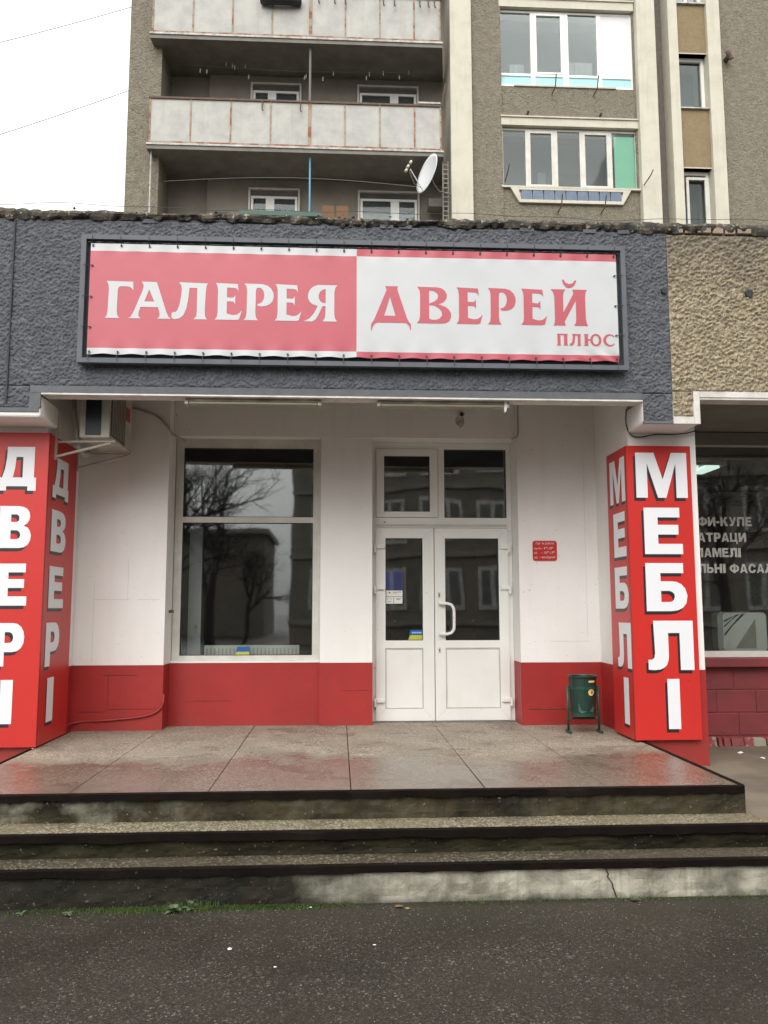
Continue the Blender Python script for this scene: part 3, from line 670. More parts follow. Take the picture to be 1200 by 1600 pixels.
def arc(cx, cy, rx, ry, a0, a1, n):
    return [(cx+rx*math.cos(R(a0+(a1-a0)*i/n)), cy+ry*math.sin(R(a0+(a1-a0)*i/n))) for i in range(n+1)]
SE = {
'Г': [[(53,100),(176,99),(178,76),(172,80),(164,84),(150,86),(118,86),(110,83),(106,75),(104,20),(107,8),(117,0),(50,0),(59,7),(62,20),(65,80),(61,93)]],
'А': [[(216,100),(285,99),(290,92),(333,18),(343,6),(355,0),(290,0),(301,5),(303,12),(294,31),(213,31),(205,16),(205,6),(215,0),(158,0),(170,5),(182,18),(222,78),(225,90)],
      [(251,79),(230,46),(276,46)]],
'Л': [[(388,100),(522,98),(517,90),(514,75),(511,20),(513,8),(522,0),(460,0),(472,8),(474,20),(474,85),(438,85),(433,55),(426,30),(413,11),(395,2),(370,-1),(357,4),(357,14),(364,19),(374,18),(384,24),(393,38),(399,60),(402,80),(399,92)]],
'Е': [[(560,100),(663,98),(667,77),(662,83),(652,87),(613,88),(613,61),(640,60),(646,62),(652,68),(652,42),(646,48),(640,50),(613,50),(613,17),(640,13),(660,14),(674,20),(684,27),(672,2),(660,0),(558,0),(568,8),(571,20),(571,80),(568,92)]],
'Р': [[(694,100),(780,99),(803,95),(820,87),(830,76),(832,64),(827,53),(815,45),(798,40),(775,38),(760,39),(754,44),(768,46),(779,51),(786,60),(788,70),(784,80),(775,87),(764,89),(752,88),(748,80),(747,20),(750,8),(760,0),(692,0),(703,8),(706,20),(707,80),(704,92)]],
'Я': [[(1132,100),(1040,100),(1020,96),(1004,88),(995,77),(993,66),(999,55),(1011,48),(1028,44),(1040,42),(1022,22),(1005,10),(990,4),(972,0),(1012,-1),(1028,4),(1042,16),(1062,42),(1077,42),(1076,20),(1073,8),(1062,0),(1132,0),(1122,8),(1118,20),(1118,80),(1122,92)],
      [(1077,89),(1062,87),(1050,81),(1044,72),(1044,64),(1050,56),(1062,51),(1077,50)]],
'Д': [[(108,100),(167,100),(163,92),(208,12),(216,3),(225,-3),(226,-19),(222,-19),(218,-9),(206,-1),(196,0),(74,0),(60,-4),(50,-14),(47,-22),(43,-22),(44,-4),(54,4),(62,14),(115,90)],
      [(130,71),(103,19),(155,19)]],
'В': [[(254,100),(345,99),(366,97),(382,90),(391,80),(389,69),(378,60),(352,52),(380,47),(398,40),(409,29),(410,18),(402,8),(388,2),(366,0),(252,0),(263,8),(267,20),(268,80),(265,92)],
      [(309,90),(330,89),(345,84),(351,76),(347,67),(333,60),(309,54)], [(309,50),(332,49),(352,43),(367,33),(368,22),(358,14),(340,10),(322,10),(309,13)]],
'Й': [[(872,100),(942,100),(933,92),(930,80),(930,36),(978,88),(975,100),(1043,100),(1036,92),(1033,80),(1034,20),(1037,8),(1043,0),(978,0),(987,8),(989,20),(989,70),(934,10),(940,0),(882,0),(888,8),(890,20),(889,80),(884,92)]],
'breve': [[(926,126),(934,128),(943,119),(960,115),(977,118),(986,126),(994,125),(985,112),(972,106),(958,104),(944,107),(933,114)]],
'П': [[(0,100),(52,100),(49,92),(49,8),(52,0),(30,0),(33,8),(33,88),(17,88),(17,8),(20,0),(0,0),(3,8),(3,92)]],
'ю': [[(0,100),(23,100),(20,92),(20,57),(31,57)]+arc(57,50,27,53,172,-172,30)+[(31,45),(20,45),(20,8),(23,0),(0,0),(3,8),(3,92)],
      arc(57,50,15,38,0,348,24)],
'с': [arc(29,50,29,52,48,318,24)+[(48,28)]+arc(33,50,20,40,300,62,18)+[(48,72)]],
}
def ban_fn(u, v, d): return (u, 7.043, v)
def ban_fix(p): return (p[0], 7.0428+bwave(p[0], p[2]), p[2])
def gal(u): return -2.024+(u-50)/1082*1.998
def dve(u): return .394+(u-108)/935*1.803
def bl(ch, ulo, uhi, tr_, z0, z1, m):
    letter(ch, SE, tr_(ulo), tr_(uhi), z0, z1, ban_fn, 'letter', m, sg, 0, ban_fix)
for ch, a, b in (('Г',50,178),('А',158,355),('Л',357,522),('Е',558,684),('Р',692,832),('Е',838,963),('Я',972,1132)):
    bl(ch, a, b, gal, 4.134, 4.464, M['banner_white'])
for ch, a, b in (('Д',43,226),('В',252,410),('Е',434,555),('Р',579,709),('Е',733,854),('Й',872,1043),('breve',926,994)):
    bl(ch, a, b, dve, 4.135, 4.467, M['banner_red'])
for ch, a, b in (('П',896,948),('Л',956,1009),('ю',1022,1104),('с',1112,1165)):
    bl(ch, a, b, dve, 3.953, 4.060, M['banner_red'])

# ---- text from the built-in font
def text(s, size, fn, name, m, parent, ox=0., align='LEFT', embolden=0.0, sx=1.0):
    cu = bpy.data.curves.new('t', 'FONT'); cu.body = s; cu.size = size; cu.align_x = align; cu.offset = embolden; cu.resolution_u = 3
    to = bpy.data.objects.new('t', cu); C.objects.link(to); bpy.context.view_layer.update()
    me = bpy.data.meshes.new_from_object(to.evaluated_get(bpy.context.evaluated_depsgraph_get()))
    mb = MB(); mb.v = [tuple(fn(v.co.x*sx, v.co.y)) for v in me.vertices]; mb.f = [tuple(p.vertices) for p in me.polygons]; mb.m = [0]*len(mb.f)
    bpy.data.objects.remove(to); bpy.data.curves.remove(cu); bpy.data.meshes.remove(me)
    if not mb.v: return None
    return obj(name, mb, m, parent)

# opening hours plate
def rrect(x0, x1, z0, z1, r, n=5):
    P = []
    for cx, cz, a in ((x1-r, z1-r, 0), (x0+r, z1-r, 90), (x0+r, z0+r, 180), (x1-r, z0+r, 270)):
        P += [(cx+r*math.cos(R(a+90*i/n)), cz+r*math.sin(R(a+90*i/n))) for i in range(n+1)]
    return P
hs_ = thing('hours_plate', 'small red rounded plate with opening hours on the white wall right of the door', 'sign', (2.165, 8.655, 2.14))
obj('plate', MB().flat([rrect(2.036, 2.293, 2.140, 2.350, .026)], lambda u, v, d: (u, 8.648+d, v), .01), M['red_panel'], hs_)
def hfn(x, z): return lambda a, b: (x+a, 8.6455, z+b)
text('Графік роботи', .031, hfn(2.165, 2.312), 'print', M['sign_white'], hs_, align='CENTER', sx=.9)
for z, l, r in ((2.258, 'пн-пт', (('– 9', 0, 0), ('00', .046, 1), ('-19', .066, 0), ('00', .108, 1))), (2.212, 'сб', (('– 10', 0, 0), ('00', .060, 1), ('-17', .082, 0), ('00', .124, 1))), (2.165, 'нд', (('– вихідний', -.024, 0),))):
    text(l, .030, hfn(2.048, z), 'print', M['sign_white'], hs_)
    for q, dx_, up in r: text(q, .020 if up else .034, hfn(2.126+dx_, z+(.014 if up else 0)), 'print', M['sign_white'], hs_)

# stickers on the left door leaf
c = thing('card_sticker', 'white payment card sticker on the glass of the left door leaf', 'sticker', (.594, dy-.006, 1.69))
obj('sheet', MB().box(.504, .685, dy-.004, dy-.002, 1.770, 1.834), M['paper'], c)
obj('sheet', MB().box(.504, .588, dy-.004, dy-.002, 1.693, 1.765), M['paper'], c); obj('sheet', MB().box(.592, .685, dy-.004, dy-.002, 1.693, 1.765), M['paper'], c)
sf = lambda x, z: (lambda a, b: (x+a, dy-.006, z+b))
obj('emblem', MB().tube([(.545, dy-.0055, 1.812), (.545, dy-.004, 1.812)], .010, 14), M['red_panel'], c)
obj('emblem', MB().tube([(.557, dy-.0060, 1.812), (.557, dy-.004, 1.812)], .009, 14), M['yellow'], c)
text('VISA', .026, sf(.578, 1.803), 'print', M['blue'], c)
obj('emblem', MB().tube([(.527, dy-.0055, 1.745), (.527, dy-.004, 1.745)], .009, 12), M['lime'], c)
for q in ((.630,.672,1.815), (.600,.606,1.744), (.618,.672,1.747), (.618,.660,1.735), (.520,.560,1.712), (.550,.570,1.742)):
    obj('print', MB().box(q[0], q[1], dy-.0055, dy-.0042, q[2], q[2]+.006), M['cable_grey'], c)
c = thing('flag_sticker', 'blue and yellow green sticker in the bottom corner of the left door glass', 'sticker', (.83, dy-.006, 1.31))
obj('upper_band', MB().flat([[(.755,1.362),(.900,1.362),(.900,1.412),(.770,1.412)]], lambda u, v, d: (u, dy-.005+d, v), .003), M['blue'], c)
obj('lower_band', MB().flat([[(.745,1.306),(.900,1.306),(.900,1.358),(.765,1.358)]], lambda u, v, d: (u, dy-.005+d, v), .003), M['lime'], c)
for i in range(6): obj('print', MB().box(.785+i*.018, .797+i*.018, dy-.0066, dy-.0052, 1.376, 1.392), M['aqua'], c)
c = thing('flag_sticker', 'blue and yellow green sticker at the bottom of the tall shop window', 'sticker', (-1.0, 8.91, 1.2))
obj('upper_band', MB().flat([[(-1.075,1.195),(-.935,1.195),(-.935,1.245),(-1.060,1.245)]], lambda u, v, d: (u, 8.908+d, v), .003), M['blue'], c)
obj('lower_band', MB().flat([[(-1.080,1.162),(-.935,1.162),(-.935,1.192),(-1.070,1.192)]], lambda u, v, d: (u, 8.908+d, v), .003), M['lime'], c)

# ---- interior of the showroom (dim)
def room(x0, x1, y0, y1, z0, z1, m, name='interior_wall'):
    mb = MB(); mb.box(x0, x1, y1, y1+.1, z0, z1); mb.box(x0-.1, x0, y0, y1, z0, z1); mb.box(x1, x1+.1, y0, y1, z0, z1)
    mb.box(x0, x1, y0, y1, z1, z1+.1); mb.box(x0, x1, y0, y1, z0-.1, z0); obj(name, mb, m, shop, 'dim showroom behind the glass')
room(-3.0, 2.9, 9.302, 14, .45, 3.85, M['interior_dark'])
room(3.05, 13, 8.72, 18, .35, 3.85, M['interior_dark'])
rd = thing('radiator', 'white ribbed radiator standing behind the bottom of the tall shop window', 'radiator', (-.9, 9.05, 1.107))
obj('casing', MB().box(-1.42, -.42, 9.01, 9.08, 1.107, 1.255), M['radiator_white'], rd)
for i in range(24): obj('rib', MB().box(-1.40+i*.041, -1.385+i*.041, 9.004, 9.009, 1.11, 1.225), M['pvc_dirty'], rd)
for i, (x, yy, ww) in enumerate(((-1.66, 9.35, .14), (-.75, 12.8, .7), (.1, 12.6, .8), (1.3, 12.7, .8))):
    d = thing('display_door', ['pale door sample standing at the left edge behind the shop window', 'brown door sample deep inside behind the shop window',
        'brown door sample deep inside near the pier', 'brown door sample deep inside behind the entrance'][i], 'door', (x+ww/2, yy, .45))
    mm = M['white_board'] if i == 0 else M['dark_door']
    obj('door_slab', MB().box(x, x+ww, yy, yy+.05, .46, 2.55), mm, d); obj('knob', MB().tube([(x+ww-.06, yy-.05, 1.45), (x+ww-.06, yy, 1.45)], .02, 8), M['pvc_dirty'], d)
tv = thing('monitor', 'glowing blue screen inside behind the left door leaf', 'monitor', (.58, 10.2, 1.7))
obj('screen', MB().box(.46, .78, 10.2, 10.22, 1.85, 2.10), M['screen'], tv); obj('bezel', frame(MB(), .44, .80, 1.83, 2.12, 10.19, 10.25, .02), M['plastic_black'], tv)
obj('stand', MB().box(.60, .64, 10.23, 10.26, .45, 1.84), M['plastic_black'], tv)

# ---- lamps, camera, ac under the porch
for i, (x0, x1) in enumerate(((-1.424, -.175), (.350, 1.590))):
    l = thing('batten_lamp', ['dusty unlit strip lamp under the fascia above the shop window', 'dusty unlit strip lamp under the fascia above the door'][i], 'lamp', ((x0+x1)/2, 7.62, 3.5), 'strip lamps under the fascia')
    k_ = .947; x0 *= k_; x1 *= k_
    obj('casing', MB().hexa([(x0,7.185,3.448),(x1,7.185,3.448),(x1,7.295,3.448),(x0,7.295,3.448),(x0,7.20,3.4755),(x1,7.20,3.4755),(x1,7.285,3.4755),(x0,7.285,3.4755)]), M['lamp_body'], l)
    obj('diffuser', MB().box(x0+.03, x1-.03, 7.19, 7.288, 3.425, 3.4475), M['lamp_diff'], l, bevel=.008)
    obj('end_cap', MB().box(x0-.003, x0+.028, 7.182, 7.298, 3.422, 3.4475), M['lamp_diff'], l); obj('end_cap', MB().box(x1-.028, x1+.003, 7.182, 7.298, 3.422, 3.4475), M['lamp_diff'], l)
mb = MB(); P_ = [(1.575, 3.585), (1.60, 3.55), (1.607, 3.50), (1.595, 3.455), (1.58, 3.44), (1.572, 3.47), (1.578, 3.51), (1.57, 3.55)]
tag(obj('peeling_strip', MB().flat([P_], lambda u, v, d: (u*.947-.03, 7.17+.1*(3.6-v)+d, v*.98+.005), .002), M['paper']), 'torn white strip hanging from the right end of the lamp above the door', 'strip')
cm = thing('security_camera', 'small round security camera on a grimy spot above the door', 'camera', (1.296, 8.70, 3.64))
obj('mount', MB().tube([(1.296, 8.739, 3.715), (1.296, 8.69, 3.715)], .035, 14), M['ac_white'], cm)
obj('body', MB().tube([(1.296, 8.72, 3.725), (1.296, 8.62, 3.695)], .034, 14), M['ac_white'], cm)
obj('lens', MB().tube([(1.296, 8.619, 3.695), (1.296, 8.612, 3.693)], .022, 14), M['plastic_black'], cm)
def stain(cur, e):
    return cur
random.seed(31)
tag(obj('soot_stain', MB().flat([[(1.296+(.050+random.uniform(-.009,.009))*math.cos(a), 3.648+(.066+random.uniform(-.012,.010))*math.sin(a)) for a in np.linspace(0, 2*math.pi, 34)[:-1]]], lambda u, v, d: (u, 8.7385, v)), mat('soot smudge', (.40,.38,.35), .9, (.60,.57,.53), 22, 6, .45, .62)), 'dark smudge on the wall under the security camera', 'stain')
tag(obj('conduit', MB().tube([(1.905, 8.652, 3.90), (1.905, 8.652, 3.50), (1.895, 8.651, 3.465), (1.85, 8.72, 3.45)], .008, 8), M['pipe']), 'thin white conduit running down the wall corner right of the door', 'conduit')
ac = thing('air_conditioner', 'weathered outdoor air conditioner unit on brackets high behind the left column', 'air conditioner', (-2.24, 8.0, 3.1))
obj('casing', MB().box(-2.372, -2.102, 7.60, 8.40, 3.200, 3.80), M['ac_white'], ac, bevel=.008)
obj('end_grille', MB().box(-2.318, -2.180, 7.592, 7.599, 3.222, 3.78), M['ac_dark'], ac)
obj('front_grille', MB().box(-2.101, -2.094, 7.63, 8.13, 3.225, 3.78), M['ac_grille'], ac)
for i in range(9): obj('grille_bar', MB().box(-2.0935, -2.089, 7.66+i*.055, 7.668+i*.055, 3.24, 3.77), M['ac_white'], ac)
obj('logo_plate', MB().box(-2.101, -2.096, 8.17, 8.30, 3.49, 3.62), M['red_panel'], ac)
for i, q in enumerate((8.185, 8.215, 8.245, 8.27)): obj('print', MB().box(-2.0955, -2.094, q, q+.015, 3.53+(.01 if i%2 else 0), 3.575), M['banner_red'], ac)
for yy in (7.66, 8.30):
    obj('bracket_arm', MB().tube([(-2.575, yy, 3.168), (-2.06, yy, 3.178)], .012, 6), M['ac_white'], ac)
    obj('bracket_arm', MB().tube([(-2.590, yy, 3.03), (-2.10, yy, 3.160)], .012, 6), M['ac_white'], ac)
    obj('bracket_post', MB().box(-2.600, -2.585, yy-.015, yy+.015, 3.0, 3.42), M['ac_white'], ac)
pp = [(-2.47, 7.70, 3.75), (-2.46, 7.70, 3.50), (-2.43, 7.70, 3.28), (-2.41, 7.72, 3.13), (-2.385, 7.75, 3.06), (-2.355, 7.8, 3.07), (-2.37, 7.9, 3.12)]
obj('hose', MB().tube(pp, .022, 9), M['pipe'], ac, smooth=True)
def cable(name, pts, r, m, lab, cat='cable'):
    # smooth catmull-rom
    P = [Vector(p) for p in pts]; P = [P[0]]+P+[P[-1]]; out = []
    for i in range(1, len(P)-2):
        for t in (0, .25, .5, .75):
            a, b, c_, d = P[i-1], P[i], P[i+1], P[i+2]
            out.append(.5*((2*b)+(c_-a)*t+(2*a-5*b+4*c_-d)*t*t+(3*b-a-3*c_+d)*t**3))
    out.append(P[-2])
    return tag(obj(name, MB().tube(out, r, 7), m, smooth=True), lab, cat)
cable('cable', [(-2.15, 8.52, 3.70), (-2.0, 8.515, 3.66), (-1.86, 8.515, 3.60), (-1.77, 8.51, 3.50), (-1.72, 8.60, 3.44), (-1.62, 8.73, 3.40)], .013, M['pipe'], 'thick white cable sagging along the upper wall from the air conditioner to the window', 'cable')
cable('cable', [(-2.63, 8.20, .50), (-2.60, 8.50, .53), (-2.3, 8.512, .55), (-2.0, 8.512, .575), (-1.84, 8.51, .61), (-1.76, 8.51, .66), (-1.735, 8.512, .72), (-1.735, 8.54, .80)], .010, M['cable_red'], 'red painted cable running along the base of the left wall', 'cable')
cable('cable', [(2.68, 7.5, 3.50), (2.68, 7.52, 3.36), (2.72, 7.52, 3.26), (2.80, 7.52, 3.235), (2.95, 7.52, 3.262), (3.10, 7.51, 3.262), (3.24, 7.5, 3.272), (3.34, 7.5, 3.30)], .006, M['wire'], 'thin dark cable drooping under the bracket of the right column', 'cable')
tag(obj('wall_bracket', MB().box(-1.745, -1.70, 8.72, 8.76, 1.60, 1.63).tube([(-1.72, 8.74, 1.61), (-1.72, 8.70, 1.61)], .012, 8), M['rust_dark']), 'small rusty fitting on the wall edge left of the shop window', 'fitting')

# ---- litter bin
bn = thing('litter_bin', 'green metal litter bin on a frame beside the right column', 'bin', (2.37, 8.11, PZ))
def lathe(mb, cx, cy, prof, n=28, mi=0):
    b = len(mb.v)
    for r, z in prof:
        for k in range(n): a = 2*math.pi*k/n; mb.v.append((cx+r*math.cos(a), cy+r*math.sin(a), z))
    for j in range(len(prof)-1):
        for k in range(n): k2 = (k+1) % n; mb.f.append((b+j*n+k, b+j*n+k2, b+(j+1)*n+k2, b+(j+1)*n+k)); mb.m.append(mi)
    return mb
bx, by = 2.372, 8.115
obj('bucket', lathe(MB(), bx, by, [(.0,.612),(.112,.614),(.119,.62),(.127,.80),(.131,.93),(.132,.985),(.122,.985),(.118,.93),(.105,.63),(0,.625)]), M['green'], bn, smooth=False)
obj('rim', lathe(MB(), bx, by, [(.131,.975),(.143,.980),(.145,.99),(.139,.996),(.125,.994),(.122,.985)]), M['green'], bn)
obj('band', lathe(MB(), bx, by, [(.1290,.865),(.1330,.866),(.1345,.895),(.1335,.896),(.1295,.896)]), M['green_light'], bn)
obj('band', lathe(MB(), bx, by, [(.1185,.612),(.1225,.613),(.1240,.645),(.122,.646)]), M['green_light'], bn)
for s in (-1, 1):
    obj('leg', MB().tube([(bx+s*.150, by-.0, .895), (bx+s*.150, by, .47)], .0125, 8), M['green_light'], bn, smooth=True)
    obj('foot', MB().tube([(bx+s*.152, by+.07, .464), (bx+s*.152, by-.09, .464)], .013, 8), M['green_light'], bn)
    obj('pivot', MB().tube([(bx+s*.150, by, .85), (bx+s*.120, by, .85)], .009, 8), M['green'], bn)
obj('crossbar', MB().tube([(bx-.15, by, .585), (bx+.15, by, .585)], .011, 8), M['green'], bn)
def on_bin(u, z, off, r0=.131): 
    a = u/r0 - math.pi/2; rr = .119+(z-.62)/.36*.0135+.0045+off; return (bx+rr*math.cos(a), by+rr*math.sin(a), z)
mb = MB(); n = 8
for i in range(n+1):
    u = .020+.068*i/n; mb.v.append(on_bin(u, .936, .0)); mb.v.append(on_bin(u, .954, .0))
mb.f = [(2*i, 2*i+2, 2*i+3, 2*i+1) for i in range(n)]; mb.m = [0]*n
obj('label_strip', mb, M['yellow'], bn)
P_ = [(.044+.031*math.cos(a), .843+.031*math.sin(a)) for a in np.linspace(0, 2*math.pi, 25)[:-1]]
obj('round_sticker', MB().flat([P_], lambda u, v, d: on_bin(u, v, .003)), M['yellow'], bn)
for P_ in ([(.038,.828),(.066,.828),(.064,.832),(.040,.832)], [(.042,.834),(.052,.834),(.054,.852),(.050,.862),(.043,.852)], [(.056,.834),(.062,.834),(.063,.858),(.058,.864)]):
    obj('pictogram', MB().flat([P_], lambda u, v, d: on_bin(u, v, .0045)), M['rust_dark'], bn)
def scuffs(x0, x1, z0, z1, pts):
    obj('scuff', MB().flat([pts], lambda u, v, d: on_bin(u, v, .001)), mat('scuffed enamel', (.075,.13,.11), .6, (.03,.09,.07), 60), bn)
scuffs(0,0,0,0, [(-.085,.735),(-.075,.74),(-.066,.70),(-.050,.672),(-.038,.680),(-.034,.668),(.0,.664),(.03,.664),(.045,.69),(.060,.70),(.066,.715),(.078,.70),(.078,.652),(.02,.649),(-.05,.650),(-.082,.665)])

# ---- right shop window bay
rb = obj('wall', MB().box(3.35, 9, 8.60, 8.71, 3.385, 3.52), M['ceiling_dark'], shop, 'beam above the right shop window')
obj('ceiling', MB().box(3.03, 9, YF+.17, 9.3, 3.53, 3.62), M['ceiling_dark'], shop, 'dark ceiling of the right bay')
obj('wall', MB().box(3.02, 3.45, 8.102, 8.72, -.1, 3.53), M['white_wall'], shop, 'wall behind the right column')
rwin = obj('window', MB().box(3.45, 9, 8.58, 8.70, 1.135, 1.195).box(3.45, 3.50, 8.60, 8.68, 1.195, 3.385).box(3.50, 9, 8.61, 8.68, 3.372, 3.384), M['pvc_dirty'], shop, 'dark window of the neighbouring furniture shop')
pane(3.50, 9, 1.195, 3.372, 8.64, rwin)
SANS.update({
'Ш': [[(0,0),(0,100),(24,100),(24,22),(38,22),(38,100),(62,100),(62,22),(76,22),(76,100),(100,100),(100,0)]],
'А': [[(0,0),(35,100),(66,100),(100,0),(74,0),(69,17),(31,17),(26,0)], [(38,37),(62,37),(50,74)]],
'Ф': [[(39,0),(39,12),(22,15),(8,25),(0,40),(0,60),(8,75),(22,85),(39,88),(39,100),(61,100),(61,88),(78,85),(92,75),(100,60),(100,40),(92,25),(78,15),(61,12),(61,0)],
      [(39,29),(39,71),(29,67),(24,58),(24,42),(29,33)], [(61,29),(71,33),(76,42),(76,58),(71,67),(61,71)]],
'И': [[(0,0),(0,100),(28,100),(28,42),(70,100),(100,100),(100,0),(72,0),(72,58),(30,0)]],
'-': [[(0,32),(0,54),(100,54),(100,32)]],
'К': [[(0,0),(0,100),(31,100),(31,60),(38,62),(44,70),(54,90),(64,99),(80,101),(92,100),(92,80),(80,80),(74,74),(66,58),(76,50),(100,0),(66,0),(48,38),(40,42),(31,42),(31,0)]],
'У': [[(0,100),(33,100),(54,52),(70,100),(100,100),(68,22),(56,6),(40,-1),(14,0),(14,22),(28,21),(36,26),(39,32)]],
'П': [[(0,0),(0,100),(100,100),(100,0),(70,0),(70,78),(30,78),(30,0)]],
'Т': [[(0,78),(0,100),(100,100),(100,78),(66,78),(66,0),(34,0),(34,78)]],
'Ц': [[(0,0),(0,100),(27,100),(27,22),(63,22),(63,100),(90,100),(90,22),(100,22),(100,-22),(78,-22),(78,0)]],
'Ь': [[(0,0),(0,100),(32,100),(32,64),(60,64),(82,60),(96,48),(100,32),(96,15),(84,4),(60,0)], [(32,43),(54,43),(64,39),(67,32),(64,25),(54,21),(32,21)]],
'Н': [[(0,0),(0,100),(30,100),(30,62),(70,62),(70,100),(100,100),(100,0),(70,0),(70,40),(30,40),(30,0)]],
'С': [[(100,64),(72,61),(67,73),(54,79),(40,76),(31,65),(29,50),(31,35),(40,24),(54,21),(66,26),(72,39),(100,33),(92,14),(76,2),(53,-2),(28,3),(9,18),(0,42),(2,66),(16,89),(38,101),(62,101),(84,92),(96,78)]],
})
WD = {'Ш':1.15,'М':1.0,'Ф':1.05,'І':.30,'-':.36,'Е':.72,'Л':.86,'Ц':.88,'У':.84,'Т':.78,'Д':.88,'Р':.76,'Б':.8,'Ь':.76}
def sans_line(txt, x_end, z0, h, fn, m, parent):
    x = x_end
    for ch in reversed(txt):
        if ch == ' ': x -= h*.36; continue
        wd = h*WD.get(ch, .84); letter(ch, SANS, x-wd, x, z0, z0+h, fn, 'letter', m, parent, .001); x -= wd+h*.10
TXT = mat('faded grey window lettering', (.50,.50,.47), .6, (.36,.36,.33), 6)
wf2 = lambda u, v, d: (u, 8.634+d, v)
for l_, xe, z in (('ШАФИ-КУПЕ', 4.408, 2.512), ('МАТРАЦИ', 4.338, 2.343), ('ЛАМЕЛІ', 4.272, 2.180), ('МЕБЛЬНІ ФАСАДИ', 4.705, 2.012)):
    sans_line(l_, xe, z, .097, wf2, TXT, rwin)
obj('ledge', MB().box(3.42, 9, 8.49, 8.62, 1.035, 1.133), M['red_old'], shop, 'projecting red ledge under the right window', bevel=.012)
random.seed(12)
for r in range(3):
    x = 3.3 - r*.23
    while x < 9:
        wd = .42 if x > 2 else .3
        obj('block', MB().box(max(x, 3.2)+.004, x+wd-.004, 8.585-random.uniform(0, .006), 8.70, .335+r*.232+.004, .335+(r+1)*.232-.003), M['red_old'], shop, bevel=.006)
        x += wd
obj('wall', MB().box(3.2, 9, 8.59, 8.72, .0, 1.034), M['red_old'], shop, 'mortar between the red blocks')
x = 3.40
while x < 6:
    wd = random.uniform(.05, .24); zt = random.uniform(.29, .328); zl = .2; a = random.uniform(.0, .02)
    obj('stone', MB().hexa([(x,8.525+a,zl),(x+wd-.006,8.53+a,zl),(x+wd-.006,8.6,zl),(x,8.6,zl),(x+random.uniform(0,.02),8.56+a,zt),(x+wd-.006-random.uniform(0,.02),8.555+a,zt+random.uniform(-.02,.004)),(x+wd-.006,8.6,.33),(x,8.6,.33)]),
        random.choice([M['red_old'], M['stone'], M['stone_red']]), shop, bevel=.01); x += wd
cu_ = thing('boxed_cushion', 'white packaged cushion with green stripes and grey triangle standing behind the neighbouring shop window', 'cushion', (4.33, 8.9, 1.15))
obj('package', MB().flat([rrect(4.06, 4.60, 1.18, 1.60, .05)], lambda u, v, d: (u, 8.80+d, v), .14), M['curtain'], cu_)
obj('package_front', MB().flat([rrect(4.115, 4.59, 1.19, 1.59, .04)], lambda u, v, d: (u, 8.79+d, v), .008), M['radiator_white'], cu_)
for k in range(3): obj('stripe', MB().flat([[(4.125, 1.38+k*.055), (4.125, 1.40+k*.055), (4.30+.0*k, 1.575+k*.003), (4.27, 1.575)]] if k else [[(4.125,1.34),(4.125,1.37),(4.36,1.58),(4.32,1.58)]], lambda u, v, d: (u, 8.786, v)), M['green_light'], cu_)
obj('triangle', MB().flat([[(4.24,1.215),(4.47,1.215),(4.47,1.53)]], lambda u, v, d: (u, 8.785, v)), M['pipe'], cu_)
obj('shelf', MB().box(3.5, 9, 8.72, 9.1, 1.12, 1.178), M['interior_dark'], shop, 'window shelf of the neighbouring shop')
for i, (x, y) in enumerate(((4.75, 11.9), (7.15, 15.2))):
    l = thing('ceiling_light', ['lit greenish louvred ceiling light behind the neighbouring shop window, nearer the column', 'dim louvred ceiling light behind the neighbouring shop window, farther right'][i], 'ceiling light', (x+.3, y, 3.7), 'ceiling lights inside the neighbouring shop')
    obj('casing', frame(MB(), 0, 1, 0, 1, 0, 1, .1) if 0 else MB().box(x-.02, x+.98, y-.02, y+.62, 3.74, 3.80), M['pvc_dirty'], l)
    for k in range(3): obj('tube', MB().box(x+.02+k*.32, x+.24+k*.32, y, y+.6, 3.70, 3.735), M['lit'] if i == 0 else M['lamp_diff'], l)

# ------------------------------------------------------------------ small ground things
random.seed(3)
def plant(x, y, size, n, label, upright=.35):
    t = thing('weed', label, 'plant', (x, y, GZ), 'small weeds along the foot of the steps')
    for k in range(n):
        a = 2*math.pi*k/n+random.uniform(-.3, .3); el = random.uniform(.15, upright+.5); L_ = size*random.uniform(.6, 1.1); wd = L_*.26
        d = Vector((math.cos(a)*math.cos(el), math.sin(a)*math.cos(el), math.sin(el))); s = Vector((-math.sin(a), math.cos(a), 0)); up = d.cross(s)*-1
        P = Vector((x, y, GZ+.004)); q = []
        for i in range(6):
            f = i/5; c_ = P+d*L_*f - Vector((0,0,1))*(L_*.35*f*f) + Vector((0,0,L_*.1*f)); ww = wd*[.15,.3,.75,1,.75,.08][i]
            q += [c_-s*ww+Vector((0,0,ww*.25)), c_, c_+s*ww+Vector((0,0,ww*.25))]
        fs = [(3*i+j, 3*i+j+1, 3*i+4+j, 3*i+3+j) for i in range(5) for j in range(2)]
        obj('leaf', MB().add(q, fs), M['leaf'], t, smooth=True)
plant(-.935, 5.08, .062, 13, 'leafy green weed at the foot of the steps, largest of the weeds', .5)
plant(-.845, 5.11, .062, 10, 'taller green weed touching the largest weed at the foot of the steps', .9)
plant(-1.80, 5.08, .036, 7, 'tiny weed at the far left foot of the steps')
plant(-1.53, 5.06, .040, 7, 'small flat weed left of the moss strip')
plant(1.775, 5.11, .040, 12, 'small bright weed under the crack in the pale lower riser', .5)
M['mossy'] = M['moss']
mb = MB()
